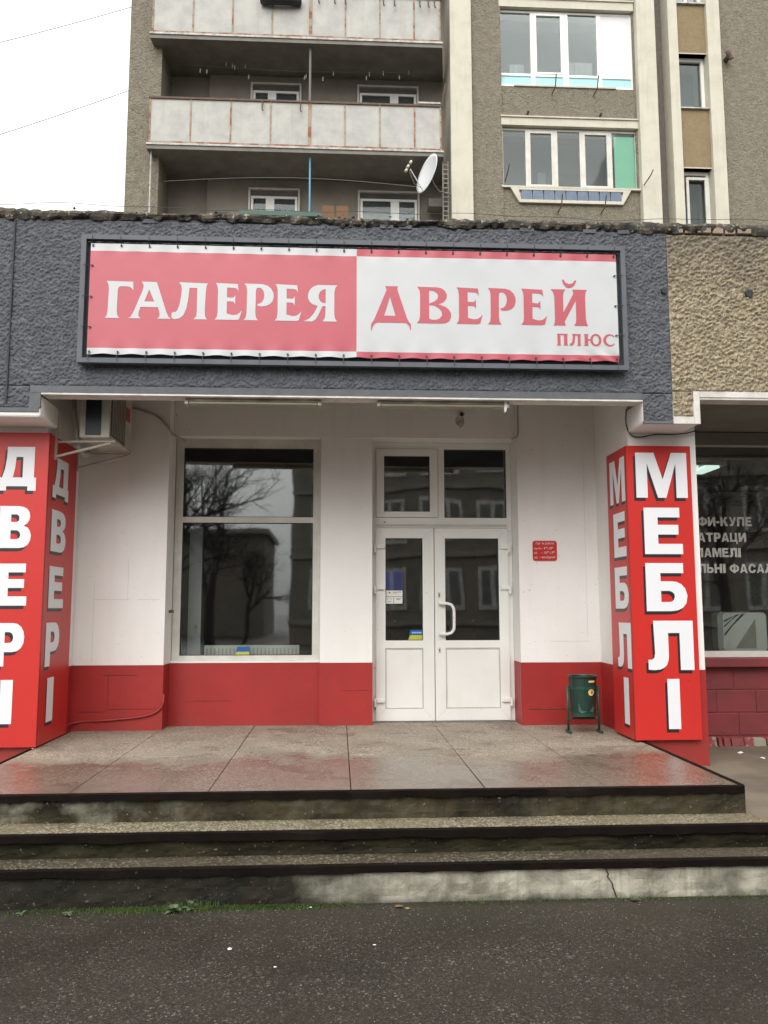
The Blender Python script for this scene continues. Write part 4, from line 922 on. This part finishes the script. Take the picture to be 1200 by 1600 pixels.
for k in range(9000):
    x = random.choice([random.gauss(-1.15, .22), random.gauss(-.85, .25), random.gauss(-.4, .18), random.uniform(-1.9, .1), random.uniform(.6, 2.6)]); 
    y = 5.150-abs(random.gauss(0, .022 if x > 0 else .035)); 
    if x > .3 and random.random() < .6: continue
    h = random.uniform(.004, .016); r = random.uniform(.002, .005); a = random.uniform(0, 6.28); l = random.uniform(-.006,.006)
    mb.add([(x-r*math.cos(a), y-r*math.sin(a), GZ), (x+r*math.cos(a), y+r*math.sin(a), GZ), (x+l, y+l, GZ+h)], [(0,1,2)])
tag(obj('moss', mb, M['moss'], kind='stuff'), 'green moss creeping along the foot of the steps', 'moss')
mb = MB()
for k in range(2600):     # loose grit on the road and the steps' foot
    y = 5.12-abs(random.gauss(0, .8)); x = random.uniform(-2.4, 3.0); r = random.choice([.0015,.002,.002,.003,.004])*random.uniform(.7, 1.3)
    if y < 3: continue
    p = [Vector((x, y, GZ+r*.4))+Vector(d)*r*random.uniform(.6, 1.3) for d in ((1,0,0),(0,1,0),(-1,0,0),(0,-1,0),(0,0,1))]
    mb.add(p, [(0,1,4),(1,2,4),(2,3,4),(3,0,4)])
tag(obj('grit', mb, mat('pale grit', (.22,.20,.17), .9, (.10,.09,.075), 200), kind='stuff'), 'loose pale grit scattered over the wet asphalt', 'grit')
def scrap(x, y, z, s, label, m='paper', grp='scraps of litter on the ground'):
    q = [(x+s*random.uniform(.6,1.1)*math.cos(a), y+s*random.uniform(.5,1)*math.sin(a)) for a in np.linspace(0, 6.28, 7)[:-1]]
    vs = [(a, b, z+random.uniform(.002, .4*s)) for a, b in q]+[(x, y, z+.5*s)]
    tag(obj('paper_scrap', MB().add(vs, [(i, (i+1) % 6, 6) for i in range(6)]), M[m]), label, 'litter', grp)
mb = MB()
for k in range(260):      # thin grass blades in the joint between asphalt and steps
    x = random.choice([random.gauss(-.78, .12), random.gauss(-1.3, .2), random.gauss(-.9, .1), random.gauss(-.9, .06), random.gauss(1.78, .05)]); y = 5.142-abs(random.gauss(0, .014))
    h = random.uniform(.012, .045)*(1.3 if -1.0 < x < -.6 else .8); a = random.uniform(0, 6.28); l = h*random.uniform(.1, .7); r = .0012
    mb.add([(x-r, y, GZ), (x+r, y, GZ), (x+l*.4*math.cos(a)+r*.7, y+l*.4*math.sin(a)*.5, GZ+h*.6), (x+l*.4*math.cos(a)-r*.7, y+l*.4*math.sin(a)*.5, GZ+h*.6), (x+l*math.cos(a), y+l*math.sin(a)*.5, GZ+h)], [(0,1,2,3),(3,2,4)])
tag(obj('grass', mb, mat('grass green', (.05,.10,.02), .7, (.09,.13,.04), 40), kind='stuff'), 'thin grass blades along the foot of the steps', 'grass')
scrap(-.55, 4.53, GZ, .018, 'white paper scrap lying on the asphalt left of the middle')
scrap(.195, 4.54, GZ, .010, 'tiny white scrap on the asphalt below the steps near the middle')
scrap(-.155, 5.10, GZ, .014, 'white scrap at the foot of the steps near the middle')
scrap(-.30, 4.30, GZ, .009, 'tiny pale scrap on the asphalt nearest the camera')
scrap(3.93, 8.15, RZ, .04, 'crumpled white paper on the right pavement close to the stone base')
scrap(3.99, 7.85, RZ, .035, 'white paper scrap on the right pavement nearer the camera')
scrap(.36, 5.08, GZ, .03, 'brown dead leaf at the foot of the steps', 'board')
scrap(.41, 5.05, GZ, .02, 'yellow green leaf beside the brown dead leaf', 'leaf_dead')
scrap(-2.62, 7.48, PZ, .012, 'tiny white chip at the corner of the left column')
mb = MB(); z = .085; x = 1.66      # crack in the lowest riser
pts = [(1.615,.088),(1.63,.06),(1.625,.04),(1.65,.01),(1.66,-.03),(1.675,-.075)]
for a, b in zip(pts, pts[1:]): mb.add([(a[0]-.004,5.1485,a[1]),(a[0]+.004,5.1485,a[1]),(b[0]+.004,5.1485,b[1]),(b[0]-.004,5.1485,b[1])], [(0,1,2,3)])
obj('crack', mb, M['gasket'], st)

random.seed(55)
def road_crack(x, y, dx, dy, n, w_, label):
    pts = [(x, y)]
    for i in range(n): x += dx+random.uniform(-.02, .02); y += dy+random.uniform(-.018, .018); pts.append((x, y))
    mb = MB()
    for i, (a, b) in enumerate(zip(pts, pts[1:])):
        wa = w_*(1-i/len(pts)); wb = w_*(1-(i+1)/len(pts)); mb.add([(a[0], a[1]-wa, GZ+.0015), (b[0], b[1]-wb, GZ+.0015), (b[0], b[1]+wb, GZ+.0015), (a[0], a[1]+wa, GZ+.0015)], [(0,1,2,3)])
    tag(obj('road_crack', mb, M['gasket']), label, 'crack', 'cracks in the asphalt')
road_crack(-1.95, 4.35, .045, .035, 11, .004, 'crack in the asphalt at the left edge of the picture')
road_crack(2.05, 4.95, .04, -.05, 14, .003, 'thin crack running across the asphalt at the right edge')
for k, (x, y, a, L_) in enumerate(((-1.02, 4.52, .5, .06), (.78, 4.38, .05, .07), (-.55, 4.2, -.3, .03), (1.2, 4.6, .9, .03))):
    tag(obj('twig', MB().tube([(x, y, GZ+.004), (x+L_*.5*math.cos(a), y+L_*.5*math.sin(a)+.004, GZ+.007), (x+L_*math.cos(a), y+L_*math.sin(a), GZ+.004)], .0016, 5), M['bark']),
        ['dark twig on the asphalt below the weeds', 'dark twig on the asphalt right of the middle', 'tiny dark twig beside the white paper scrap', 'tiny dark twig on the right half of the asphalt'][k], 'twig', 'twigs on the asphalt')

# ------------------------------------------------------------------ APARTMENT TOWER
tw = thing('apartment_tower', 'grey and beige apartment block with balconies rising behind the shop roof', 'building', (3, 19, 0))
T0, T1 = 0, 20.5
obj('wall', MB().box(-4.81, -4.08, 17.9, 19.0, T0, T1), M['tower'], tw, 'left end wall beside the balconies')
obj('wall', MB().box(-4.81, 13, 19.0, 24, T0, T1-.5), M['tower_inner'], tw)
lw = obj('wall', MB().box(-3.15, 2.5, 18.85, 19.0, T0, T1), M['tower_inner'], tw, 'back wall of the balconies')
obj('wall', MB().box(-4.08, -3.15, 18.97, 19.0, T0, T1), M['tower_inner'], tw)
obj('wall', MB().box(2.50, 3.70, 17.83, 19.0, T0, T1), M['tower'], tw, 'rough wall between white strip and windows')
obj('wall', MB().box(6.84, 6.92, 17.88, 19.0, T0, T1), M['tower'], tw)
obj('pier_side_lit', MB().box(2.488, 2.4965, 17.705, 18.84, T0, T1), M['tower_side_lit'], tw)  # thin sheet added to brighten the shaded side of the pier
obj('pilaster', MB().box(2.497, 2.985, 17.70, 17.829, T0, T1), M['strip'], tw)
obj('pilaster', MB().box(6.885, 7.325, 17.70, 18.6, T0, T1), M['strip'], tw)
obj('pilaster', MB().box(7.640, 7.862, 17.70, 18.6, T0, T1), M['strip'], tw)
obj('pilaster', MB().box(8.575, 8.885, 17.70, 18.6, T0, T1), M['strip'], tw)
obj('wall', MB().box(7.325, 7.640, 18.1, 19, T0, T1), M['tower_recess_shade'], tw)
obj('wall', MB().box(8.885, 16, 17.83, 19, T0, T1), M['tower'], tw, 'right end wall of the block')
FL_ = 2.64
# stair windows between the last two strips
sw = [(10.02, 11.72), (13.20, 14.56), (15.84, 17.2)]
zz = [T0] + [q for a, b in sw for q in (a, b)] + [T1]
for i in range(0, len(zz), 2):
    obj('wall', MB().box(7.862, 8.575, 17.80, 18.6, zz[i], zz[i+1]), M['tower_panel'], tw, 'ochre panel between stair windows')
for i, (a, b) in enumerate(sw):
    f = frame(MB(), 7.87, 8.57, a+.0, b-.0, 17.96, 18.04, .075)
    if i == 2: f.box(8.17, 8.23, 17.958, 18.042, a+.075, b-.075)
    wi = obj('window', f, M['pvc'], tw, ['narrow stair window standing ajar, lowest', 'narrow stair window, middle one', 'narrow stair window with two sashes, highest'][i])
    obj('lintel', MB().box(7.862, 8.575, 17.79, 17.955, b, b+.025), M['strip'], wi)
    obj('sill', MB().box(7.85, 8.60, 17.74, 17.955, a-.03, a-.001), M['balc_lip'], wi)
    pane(7.945, 8.495, a+.075, b-.075, 18.0, wi, 'glass_tower')
    obj('interior_wall', MB().box(7.87, 8.57, 18.55, 18.59, a, b), M['interior'], wi)
    if i == 0:
        s_ = obj('open_sash', frame(MB(), 8.0, 8.50, a+.05, b-.16, 17.90, 17.94, .06), M['pvc_dirty'], wi)

# bays with glazed loggias
def bay(x0, x1, z0, z1, y, mullions, kinds, label, m, base_h=0, lintel=(0, 0)):
    ob = MB(); t = .05
    frame(ob, x0, x1, z0, z1, y, y+.07, .05)
    xs = [x0+.05]+[v for mm in mullions for v in mm]+[x1-.05]
    for a, b in mullions: ob.box(a, b, y-.004, y+.074, z0+.05, z1-.05)
    if base_h: ob.box(x0+.05, x1-.05, y-.002, y+.072, z0+base_h, z0+base_h+.06)
    wn = obj('window', ob, m, tw, label)
    for k, (a, b) in enumerate(zip(xs[::2], xs[1::2])):
        zb = z0+(base_h+.06 if base_h else .05); kd = kinds[k]
        if base_h: obj('base_panel', MB().box(a, b, y+.02, y+.04, z0+.05, z0+base_h), M['aqua'], wn)
        if kd == 's':
            obj('sash', frame(MB(), a, b, zb, z1-.05, y-.012, y+.05, .045, .045, .06), m, wn); pane(a+.045, b-.045, zb+.045, z1-.11, y+.02, wn, 'glass_tower')
        elif kd == 'w': obj('board', MB().box(a, b, y+.01, y+.03, zb, z1-.05), M['white_board'], wn)
        elif kd == 'm':
            pane(a, b, zb, z1-.05, y+.02, wn, 'glass_tower'); obj('blind', MB().box(a+.06, b, y+.030, y+.034, zb, z1-.12), M['mint'], wn)
        else: pane(a, b, zb, z1-.05, y+.02, wn, 'glass_tower')
    return wn
bu = bay(3.662, 6.845, 13.70, 15.60, 17.93, [(4.42,4.52),(5.18,5.32),(6.00,6.10)], ['g','s','g','w'], 'upper glazed loggia window with aqua base panels and one white board', M['pvc'], base_h=.26)
bl_ = bay(3.680, 6.880, 11.20, 12.655, 17.93, [(4.25,4.32),(4.90,5.00),(5.52,5.60),(6.20,6.28)], ['g','s','g','s','m'], 'lower glazed loggia window with a green blind', M['pvc_dirty'])
for wn, z0, z1 in ((bu, 13.70, 15.60), (bl_, 11.20, 12.655)):
    r_ = MB().box(3.68, 6.84, 18.9, 18.95, z0-.4, z1+.3); r_.box(3.68, 6.84, 18.02, 18.9, z1+.2, z1+.25); r_.box(3.68, 6.84, 18.02, 18.9, z0-.4, z0-.35)
    obj('interior_wall', r_, M['interior'], wn)
obj('curtain', MB().box(4.0, 4.35, 18.3, 18.33, 13.9, 14.5), M['curtain'], bu); obj('curtain', MB().box(5.3, 6.0, 18.3, 18.33, 13.9, 14.6), M['curtain'], bu)
for a, b in ((3.72, 3.9), (4.75, 4.95), (5.15, 5.75)): obj('inner_door', MB().box(a, b, 18.85, 18.89, 10.9, 12.1), M['curtain'] if a < 5 else M['interior_dark'], bl_)
# wall pieces of the bay column
obj('wall', MB().box(3.70, 6.84, 17.87, 18.3, T0, 11.15), M['tower'], tw)
obj('wall', MB().box(3.70, 6.84, 17.87, 18.3, 12.90, 13.65), M['tower'], tw)
obj('wall', MB().box(3.70, 6.84, 17.87, 18.3, 15.86, T1), M['tower'], tw)
obj('lintel', MB().box(3.675, 6.88, 17.82, 18.3, 12.675, 12.86).box(3.66, 6.88, 17.79, 17.95, 12.862, 12.895), M['strip'], tw)
obj('lintel', MB().box(3.665, 6.87, 17.82, 18.3, 15.62, 15.82).box(3.65, 6.88, 17.79, 17.95, 15.822, 15.855), M['strip'], tw)
obj('sill', MB().box(3.66, 6.92, 17.80, 17.95, 11.155, 11.195), M['strip'], tw); obj('sill', MB().box(4.0, 6.4, 17.84, 17.95, 13.655, 13.695), M['strip'], tw)
# trapezoid glass block strip
tp = MB(); yb = 17.80
o_ = [(3.86,11.15),(6.66,11.15),(6.46,10.80),(4.06,10.80)]; i_ = [(4.05,11.10),(6.47,11.10),(6.42,10.87),(4.10,10.87)]
for k in range(4):
    a, b, c1, d1 = o_[k], o_[(k+1) % 4], i_[(k+1) % 4], i_[k]
    tp.hexa([(a[0],yb,a[1]),(b[0],yb,b[1]),(c1[0],yb,c1[1]),(d1[0],yb,d1[1]),(a[0],yb+.07,a[1]),(b[0],yb+.07,b[1]),(c1[0],yb+.07,c1[1]),(d1[0],yb+.07,d1[1])])
tf = obj('glass_block_frame', tp, M['strip'], tw)
for k in range(9):
    x = 4.10+k*.2585; obj('glass_block', MB().box(x+.012, x+.245, yb+.01, yb+.06, 10.87, 11.10), M['steel_blue'], tf)
obj('backing', MB().box(4.05, 6.47, yb+.061, yb+.07, 10.87, 11.10), M['strip'], tf)
# bracket hooks for washing lines / flower boxes
for hx, hz in ((4.88, 13.72), (5.86, 13.72), (4.95, 10.85), (5.95, 10.85)):
    obj('bracket_hook', MB().tube([(hx, 17.86, hz-.25), (hx+.02, 17.62, hz-.22), (hx+.02, 17.50, hz+.02)], .014, 5), M['rust_dark'], tw)
for hx, hz in ((4.30, 12.95), (6.0, 12.95), (4.1, 15.9), (6.1, 15.9)):
    obj('peg', MB().tube([(hx, 17.88, hz), (hx, 17.74, hz+.03)], .025, 6), M['rust_dark'], tw)
obj('bracket_hook', MB().tube([(6.90, 17.66, 11.20), (7.0, 17.5, 11.35), (7.05, 17.45, 11.47)], .014, 5), M['rust_dark'], tw)
obj('bracket_hook', MB().tube([(3.74, 17.86, 11.30), (3.78, 17.7, 11.46), (3.80, 17.6, 11.60)], .014, 5), M['rust_dark'], tw)
obj('wall_lamp', MB().tube([(9.05, 17.83, 14.45), (9.05, 17.66, 14.45)], .06, 10).tube([(9.0, 17.64, 14.55), (9.1, 17.64, 14.36)], .05, 10), M['rust_dark'], tw)

# balconies
def loggia_window(x0, x1, z1, casement_left, lab):
    z0 = z1-1.5
    surround = obj('window', frame(MB(), x0, x1, z0, z1, 18.78, 18.86, .045), M['pvc_dirty'], tw, lab)
    xm = x0+(x1-x0)*(.42 if casement_left else .60)
    for k, (a, b) in enumerate(((x0+.06, xm-.045), (xm+.045, x1-.06))):
        obj('sash', frame(MB(), a, b, z0+.1, z1-.20-(.0 if k == (0 if casement_left else 1) else .0), 18.80, 18.855, .055), M['pvc'], surround)
        pane(a+.055, b-.055, z0+.15, z1-.255, 18.82, surround, 'glass_tower')
        obj('curtain', MB().box(a+.05, b-.05, 18.848, 18.8495, z0+.15, z1-.55), M['curtain'], surround)
    obj('dark_room_sheet', MB().box(x0+.045, x1-.045, 18.8497, 18.8499, z0, z1-.05), M['interior_dark'], surround)  # flat sheet, the darkness of the room is put into its colour
    obj('mullion', MB().box(xm-.044, xm+.044, 18.80, 18.849, z0+.1, z1-.2), M['pvc'], surround)
loggia_window(-2.175, -.965, 11.50, True, 'balcony window left of the blue pole, lower floor')
loggia_window(.405, 1.875, 11.50, False, 'balcony window behind the satellite dish, lower floor')
loggia_window(-2.165, -.955, 14.16, True, 'balcony window behind the left half of the white sheeting')
loggia_window(.385, 1.870, 14.18, False, 'balcony window behind the right half of the white sheeting')
def balcony(zs, lab, hooks_x):
    # zs: top of the slab
    b = obj('balcony', MB().hexa([(-4.29,17.60,zs-.15),(2.30,17.60,zs-.15),(2.49,19.0,zs-.15),(-4.20,19.0,zs-.15),(-4.29,17.60,zs-.045),(2.30,17.60,zs-.045),(2.49,19.0,zs-.045),(-4.20,19.0,zs-.045)]), M['balc_slab'], tw, lab)
    obj('flashing', MB().box(-4.30, 2.31, 17.575, 17.64, zs-.06, zs-.018), M['balc_lip'], b)
    obj('bottom_rail', MB().box(-4.26, 2.27, 17.585, 17.64, zs-.017, zs+.025), M['rust'], b)
    obj('top_rail', MB().box(-4.27, 2.28, 17.575, 17.645, zs+1.03, zs+1.075), M['rust_dark'], b)
    xs = [-4.24, -3.38, -2.49, -1.59, -.70, .10, .90, 1.70, 2.25]
    xs = [-4.24+ i*(6.49/8) for i in range(9)]
    xs = [-4.235, -3.345, -2.46, -1.575, -.705, .085, .87, 1.655, 2.245]
    for i in range(8):
        obj('panel', MB().box(xs[i]+.016, xs[i+1]-.016, 17.606, 17.612, zs+.026, zs+1.028), M['balc_panel'], b)
    for i, x in enumerate(xs):
        wd = .036 if i == 4 else .016
        obj('post', MB().box(x-wd/1.0, x+wd/1.0, 17.590, 17.64, zs+.026, zs+1.029), M['rust'] if i in (0,2,4,7) else M['rust_pale'], b)
    obj('end_panel', MB().box(-4.245, -4.238, 17.65, 17.9, zs+.03, zs+1.03), M['balc_panel'], b); 
    for hx in hooks_x:
        obj('hook', MB().tube([(hx, 17.59, zs+1.02), (hx, 17.55, zs+1.0), (hx, 17.50, zs+.80), (hx+.02, 17.50, zs+.76)], .016, 5), M['rust_dark'], b)
    return b
balcony(11.875, 'lower balcony with white sheet panels and rusty posts', [-1.76, -.91])
balcony(14.505, 'upper balcony with white sheet panels and rusty posts', [-.52, -.16, .08, .95, 1.2, 1.78, 1.98, 2.12])
balcony(17.14, 'unseen balcony added above the frame to shade the upper one', [])  # added out of view so its slab shades the balcony below
obj('tarpaulin_roll', MB().tube([(-1.82, 17.52, 15.32), (-1.6, 17.48, 15.29), (-1.2, 17.48, 15.29), (-.92, 17.52, 15.31)], .10, 10), M['ac_dark'], tw, smooth=True)
obj('pole', MB().tube([(-.695, 17.75, 10.2), (-.695, 17.75, 11.73)], .022, 8), M['blue_pole'], tw, 'blue painted pole of the lowest balcony')
obj('pole', MB().tube([(-.71, 17.75, 12.9), (-.71, 17.75, 14.36)], .028, 8), M['grey_pole'], tw, 'grey pole of the upper balcony')
obj('pole', MB().tube([(-4.215, 17.72, 10.1), (-4.215, 17.72, 11.73)], .018, 6), M['balc_lip'], tw, 'thin pale pole at the left end')
obj('ladder_mesh', MB().box(2.30, 2.325, 17.8, 17.82, 10.1, 11.73).box(2.42, 2.44, 17.8, 17.82, 10.1, 11.73), M['cable_grey'], tw)
for k in range(14): obj('rung', MB().box(2.325, 2.42, 17.8, 17.815, 10.2+k*.11, 10.225+k*.11), M['cable_grey'], tw)
# clothes lines with pegs under the upper balcony
random.seed(21)
for j in range(4):
    zc, yc = 11.10+.10*j, 17.85+.18*j; pts = [(-3.95+k*.33, yc, zc+.30*((k/18-.5)*2)**2*0 - .16*math.sin(math.pi*k/18)*0 + .16*math.sin(math.pi*(k/18))) for k in range(19)]
    obj('washing_line', MB().tube(pts, .0035, 4), M['grey_pole'], tw)
for k in range(16):
    x = random.uniform(-3.3, 1.6); z = random.uniform(13.95, 14.30)
    obj('clothes_peg', MB().box(x-.012, x+.012, 18.3, 18.32, z-.05, z+.05), M['balc_lip'], tw)
obj('washing_line', MB().tube([(-3.9, 18.31, 14.22), (-1, 18.31, 14.14), (2.3, 18.31, 14.22)], .005, 4), M['grey_pole'], tw)
# things on the lower loggia seen just above the shop roof
obj('green_awning_edge', MB().box(-2.2, -.40, 17.3, 17.4, 10.10, 10.205), M['green_light'], tw, 'green strip above the roof edge')
for x in (-.42, -.10):
    tag(obj('plywood_board', MB().box(x, x+.27, 18.0, 18.03, 10.2, 10.70), M['board']), 'upright brown board leaning on the balcony, %s of the pair' % ('left' if x < -.2 else 'right'), 'board', 'brown boards on the lowest balcony')
obj('box', MB().box(2.05, 2.4, 18.4, 18.7, 10.95, 11.15), M['balc_slab'], tw)
# cats-cradle of junk at right end of the upper balcony rail
obj('shelf', MB().box(1.75, 2.25, 17.62, 17.75, 13.0, 13.04), M['balc_lip'], tw)
obj('rod', MB().tube([(2.28, 17.6, 12.95), (2.36, 17.55, 13.45)], .02, 5), M['rust_dark'], tw)

# satellite dish
ds = thing('satellite_dish', 'white oval satellite dish with three receivers on the lowest balcony', 'satellite dish', (1.9, 17.3, 10.7))
cx_, cy_, cz_ = 1.885, 17.30, 11.15
nrm = Vector((-.88, -.42, .22)).normalized(); uu = Vector((0,0,1)).cross(nrm).normalized(); vv = nrm.cross(uu)
mb = MB(); rings = 7; seg = 32; ra, rb_ = .40, .46
for side in (0, 1):
    for j in range(rings+1):
        r = j/rings
        for k in range(seg):
            a = 2*math.pi*k/seg; p = Vector((cx_, cy_, cz_))+uu*ra*r*math.cos(a)+vv*rb_*r*math.sin(a)-nrm*(.08*(1-r*r)+side*.012)
            mb.v.append(tuple(p))
o1 = (rings+1)*seg
for j in range(rings):
    for k in range(seg):
        k2 = (k+1) % seg
        mb.f.append((j*seg+k, j*seg+k2, (j+1)*seg+k2, (j+1)*seg+k)); mb.f.append((o1+j*seg+k, o1+(j+1)*seg+k, o1+(j+1)*seg+k2, o1+j*seg+k2))
for k in range(seg): k2 = (k+1) % seg; mb.f.append((rings*seg+k, rings*seg+k2, o1+rings*seg+k2, o1+rings*seg+k))
mb.m = [0]*len(mb.f)
obj('reflector', mb, M['dish'], ds, smooth=True)
low = Vector((cx_, cy_, cz_))-vv*.43
foc = Vector((1.50, 17.05, 11.10))
obj('feed_arm', MB().tube([low, foc], .013, 6), M['dish'], ds)
obj('feed_arm', MB().tube([low+Vector((0,0,.03)), (low+foc)/2-Vector((.05,0,.09)), foc-Vector((.02,0,.05))], .007, 6), M['cable_grey'], ds)
for d_ in ((-.10,0,-.06), (-.06,0,.03), (.0,0,.13)):
    p = foc+Vector(d_); obj('receiver', MB().tube([p, p+Vector((.03,.02,.07))], [.034,.026], 10), mat('yellowed plastic', (.55,.52,.40), .5), ds, smooth=True)
obj('wall_arm', MB().tube([Vector((cx_, cy_, cz_))-nrm*.1, (2.08,17.5,11.0), (2.2,17.6,10.9), (2.5,17.75,10.9)], .018, 6), M['grey_pole'], ds)

# wires across the sky
for i, (a, b) in enumerate((((-9.2, 13, 6.10), (-4.82, 18.0, 13.55)), ((-9.2, 13, 8.9), (-4.82, 18.0, 16.6)))):
    A, B = Vector(a), Vector(b)
# wires run from the block to poles off to the left
def wire(x0, z0, x1, z1, y0, y1, lab):
    pts = [(x0+(x1-x0)*t, y0+(y1-y0)*t, z0+(z1-z0)*t-.25*4*t*(1-t)*.4) for t in np.linspace(0, 1, 17)]
    tag(obj('overhead_wire', MB().tube(pts, .008, 5), M['grey_pole']), lab, 'wire', 'overhead wires against the white sky')
wire(-4.81, 13.30, -11.2, 10.2, 17.95, 17.0, 'lower thin wire rising across the white sky to the apartment block')
wire(-4.81, 15.35, -11.2, 12.6, 17.95, 17.0, 'upper thin wire rising across the white sky to the apartment block')

# ------------------------------------------------------------------ ACROSS THE STREET (seen only in the reflections)
ob = thing('opposite_building', 'long apartment building across the street reflected in the shop glass', 'building', (8, -18, GZ))
M['opp'] = mat('dark brick of the opposite block', (.19,.165,.14), .9, (.14,.125,.105), 3)
import cmath
A0 = Vector((-2.2, -21, 0)); dirv = Vector((math.cos(R(20)), math.sin(R(20)), 0)); nin = Vector((dirv.y, -dirv.x, 0)); L0 = 30; H0 = 13.5
def opp(u0, u1, d0, d1, z0, z1):
    P = []
    for z in (z0, z1):
        for u, d in ((u0, d0), (u1, d0), (u1, d1), (u0, d1)):
            p = A0+dirv*u+nin*d; P.append((p.x, p.y, z))
    return MB().hexa(P)
obj('wall', opp(0, L0, 0, 9, GZ, H0), M['opp'], ob)
obj('roof', opp(-.4, L0, -.5, 9, H0, H0+.3), M['balc_lip'], ob)
for fl in range(4):
    zb = 1.6+fl*3.0
    obj('band', opp(-.02, L0, -.12, .0, zb-.75, zb-.55), M['balc_slab'], ob)
    for k in range(11):
        u = 1.0+k*2.6
        wn = obj('window', opp(u, u+1.9, -.06, .02, zb-.1, zb+1.8), M['balc_lip'], ob)
        obj('pane', opp(u+.16, u+.56, -.08, -.062, zb+.1, zb+1.65), M['interior_dark'], wn); obj('pane', opp(u+.74, u+1.14, -.08, -.062, zb+.1, zb+1.65), M['interior_dark'], wn); obj('pane', opp(u+1.32, u+1.74, -.08, -.062, zb+.1, zb+1.65), M['interior_dark'], wn)
fb = thing('far_building', 'low dark building far across the street reflected at the left of the shop window', 'building', (-9, -32, GZ))
obj('wall', MB().box(-22, -4.5, -40, -32, GZ, 6.0), M['opp'], fb); obj('roof', MB().box(-22.3, -4.2, -40, -31.7, 6.0, 6.3), M['balc_slab'], fb)
def bare_tree(x, y, h, seed, label, spread=1.0):
    rg = random.Random(seed); tr_ = thing('bare_tree', label, 'tree', (x, y, GZ), 'bare trees across the street')
    trunk = MB(); crown = MB()
    def grow(p, d, L, r, lv):
        pts = [p]; q = p; dd = d
        for i in range(3):
            dd = (dd+Vector((rg.uniform(-.18,.18), rg.uniform(-.18,.18), rg.uniform(-.04,.10)))).normalized(); q = q+dd*L/3; pts.append(q)
        (trunk if lv == 0 else crown).tube(pts, [r, r*.88, r*.76, r*.62], 5 if lv < 2 else 3, cap=False)
        if lv >= 6: return
        n = rg.choice([3, 3, 4]) if lv < 4 else rg.choice([2, 3])
        for k in range(n):
            a = rg.uniform(0, 6.28); t = rg.uniform(.35, .9)*spread
            o = dd.orthogonal().normalized(); o2 = dd.cross(o)
            nd = (dd+(o*math.cos(a)+o2*math.sin(a))*t).normalized()
            base = pts[rg.choice([1, 2, 3])] if lv else pts[rg.choice([2, 3])]
            grow(base, nd, L*rg.uniform(.6, .82), r*.55, lv+1)
    grow(Vector((x, y, GZ)), Vector((0, 0, 1)), h*.33, h*.022, 0)
    obj('trunk', trunk, M['bark'], tr_); obj('crown', crown, M['bark'], tr_)
bare_tree(-5.3, -5.5, 8.0, 5, 'large bare tree across the street reflected in the left of the shop window', 1.1)
bare_tree(-3.9, -8.5, 8.5, 8, 'second bare tree across the street reflected in the shop window', 1.0)
bare_tree(-4.5, -22, 6.5, 15, 'distant small bare tree reflected beside the opposite building', 1.0)
bare_tree(9.5, -8, 9, 23, 'bare tree across the street reflected in the neighbouring shop window', 1.1)
bare_tree(12.5, -9, 9, 29, 'farther right bare tree reflected in the neighbouring shop window', 1.1)
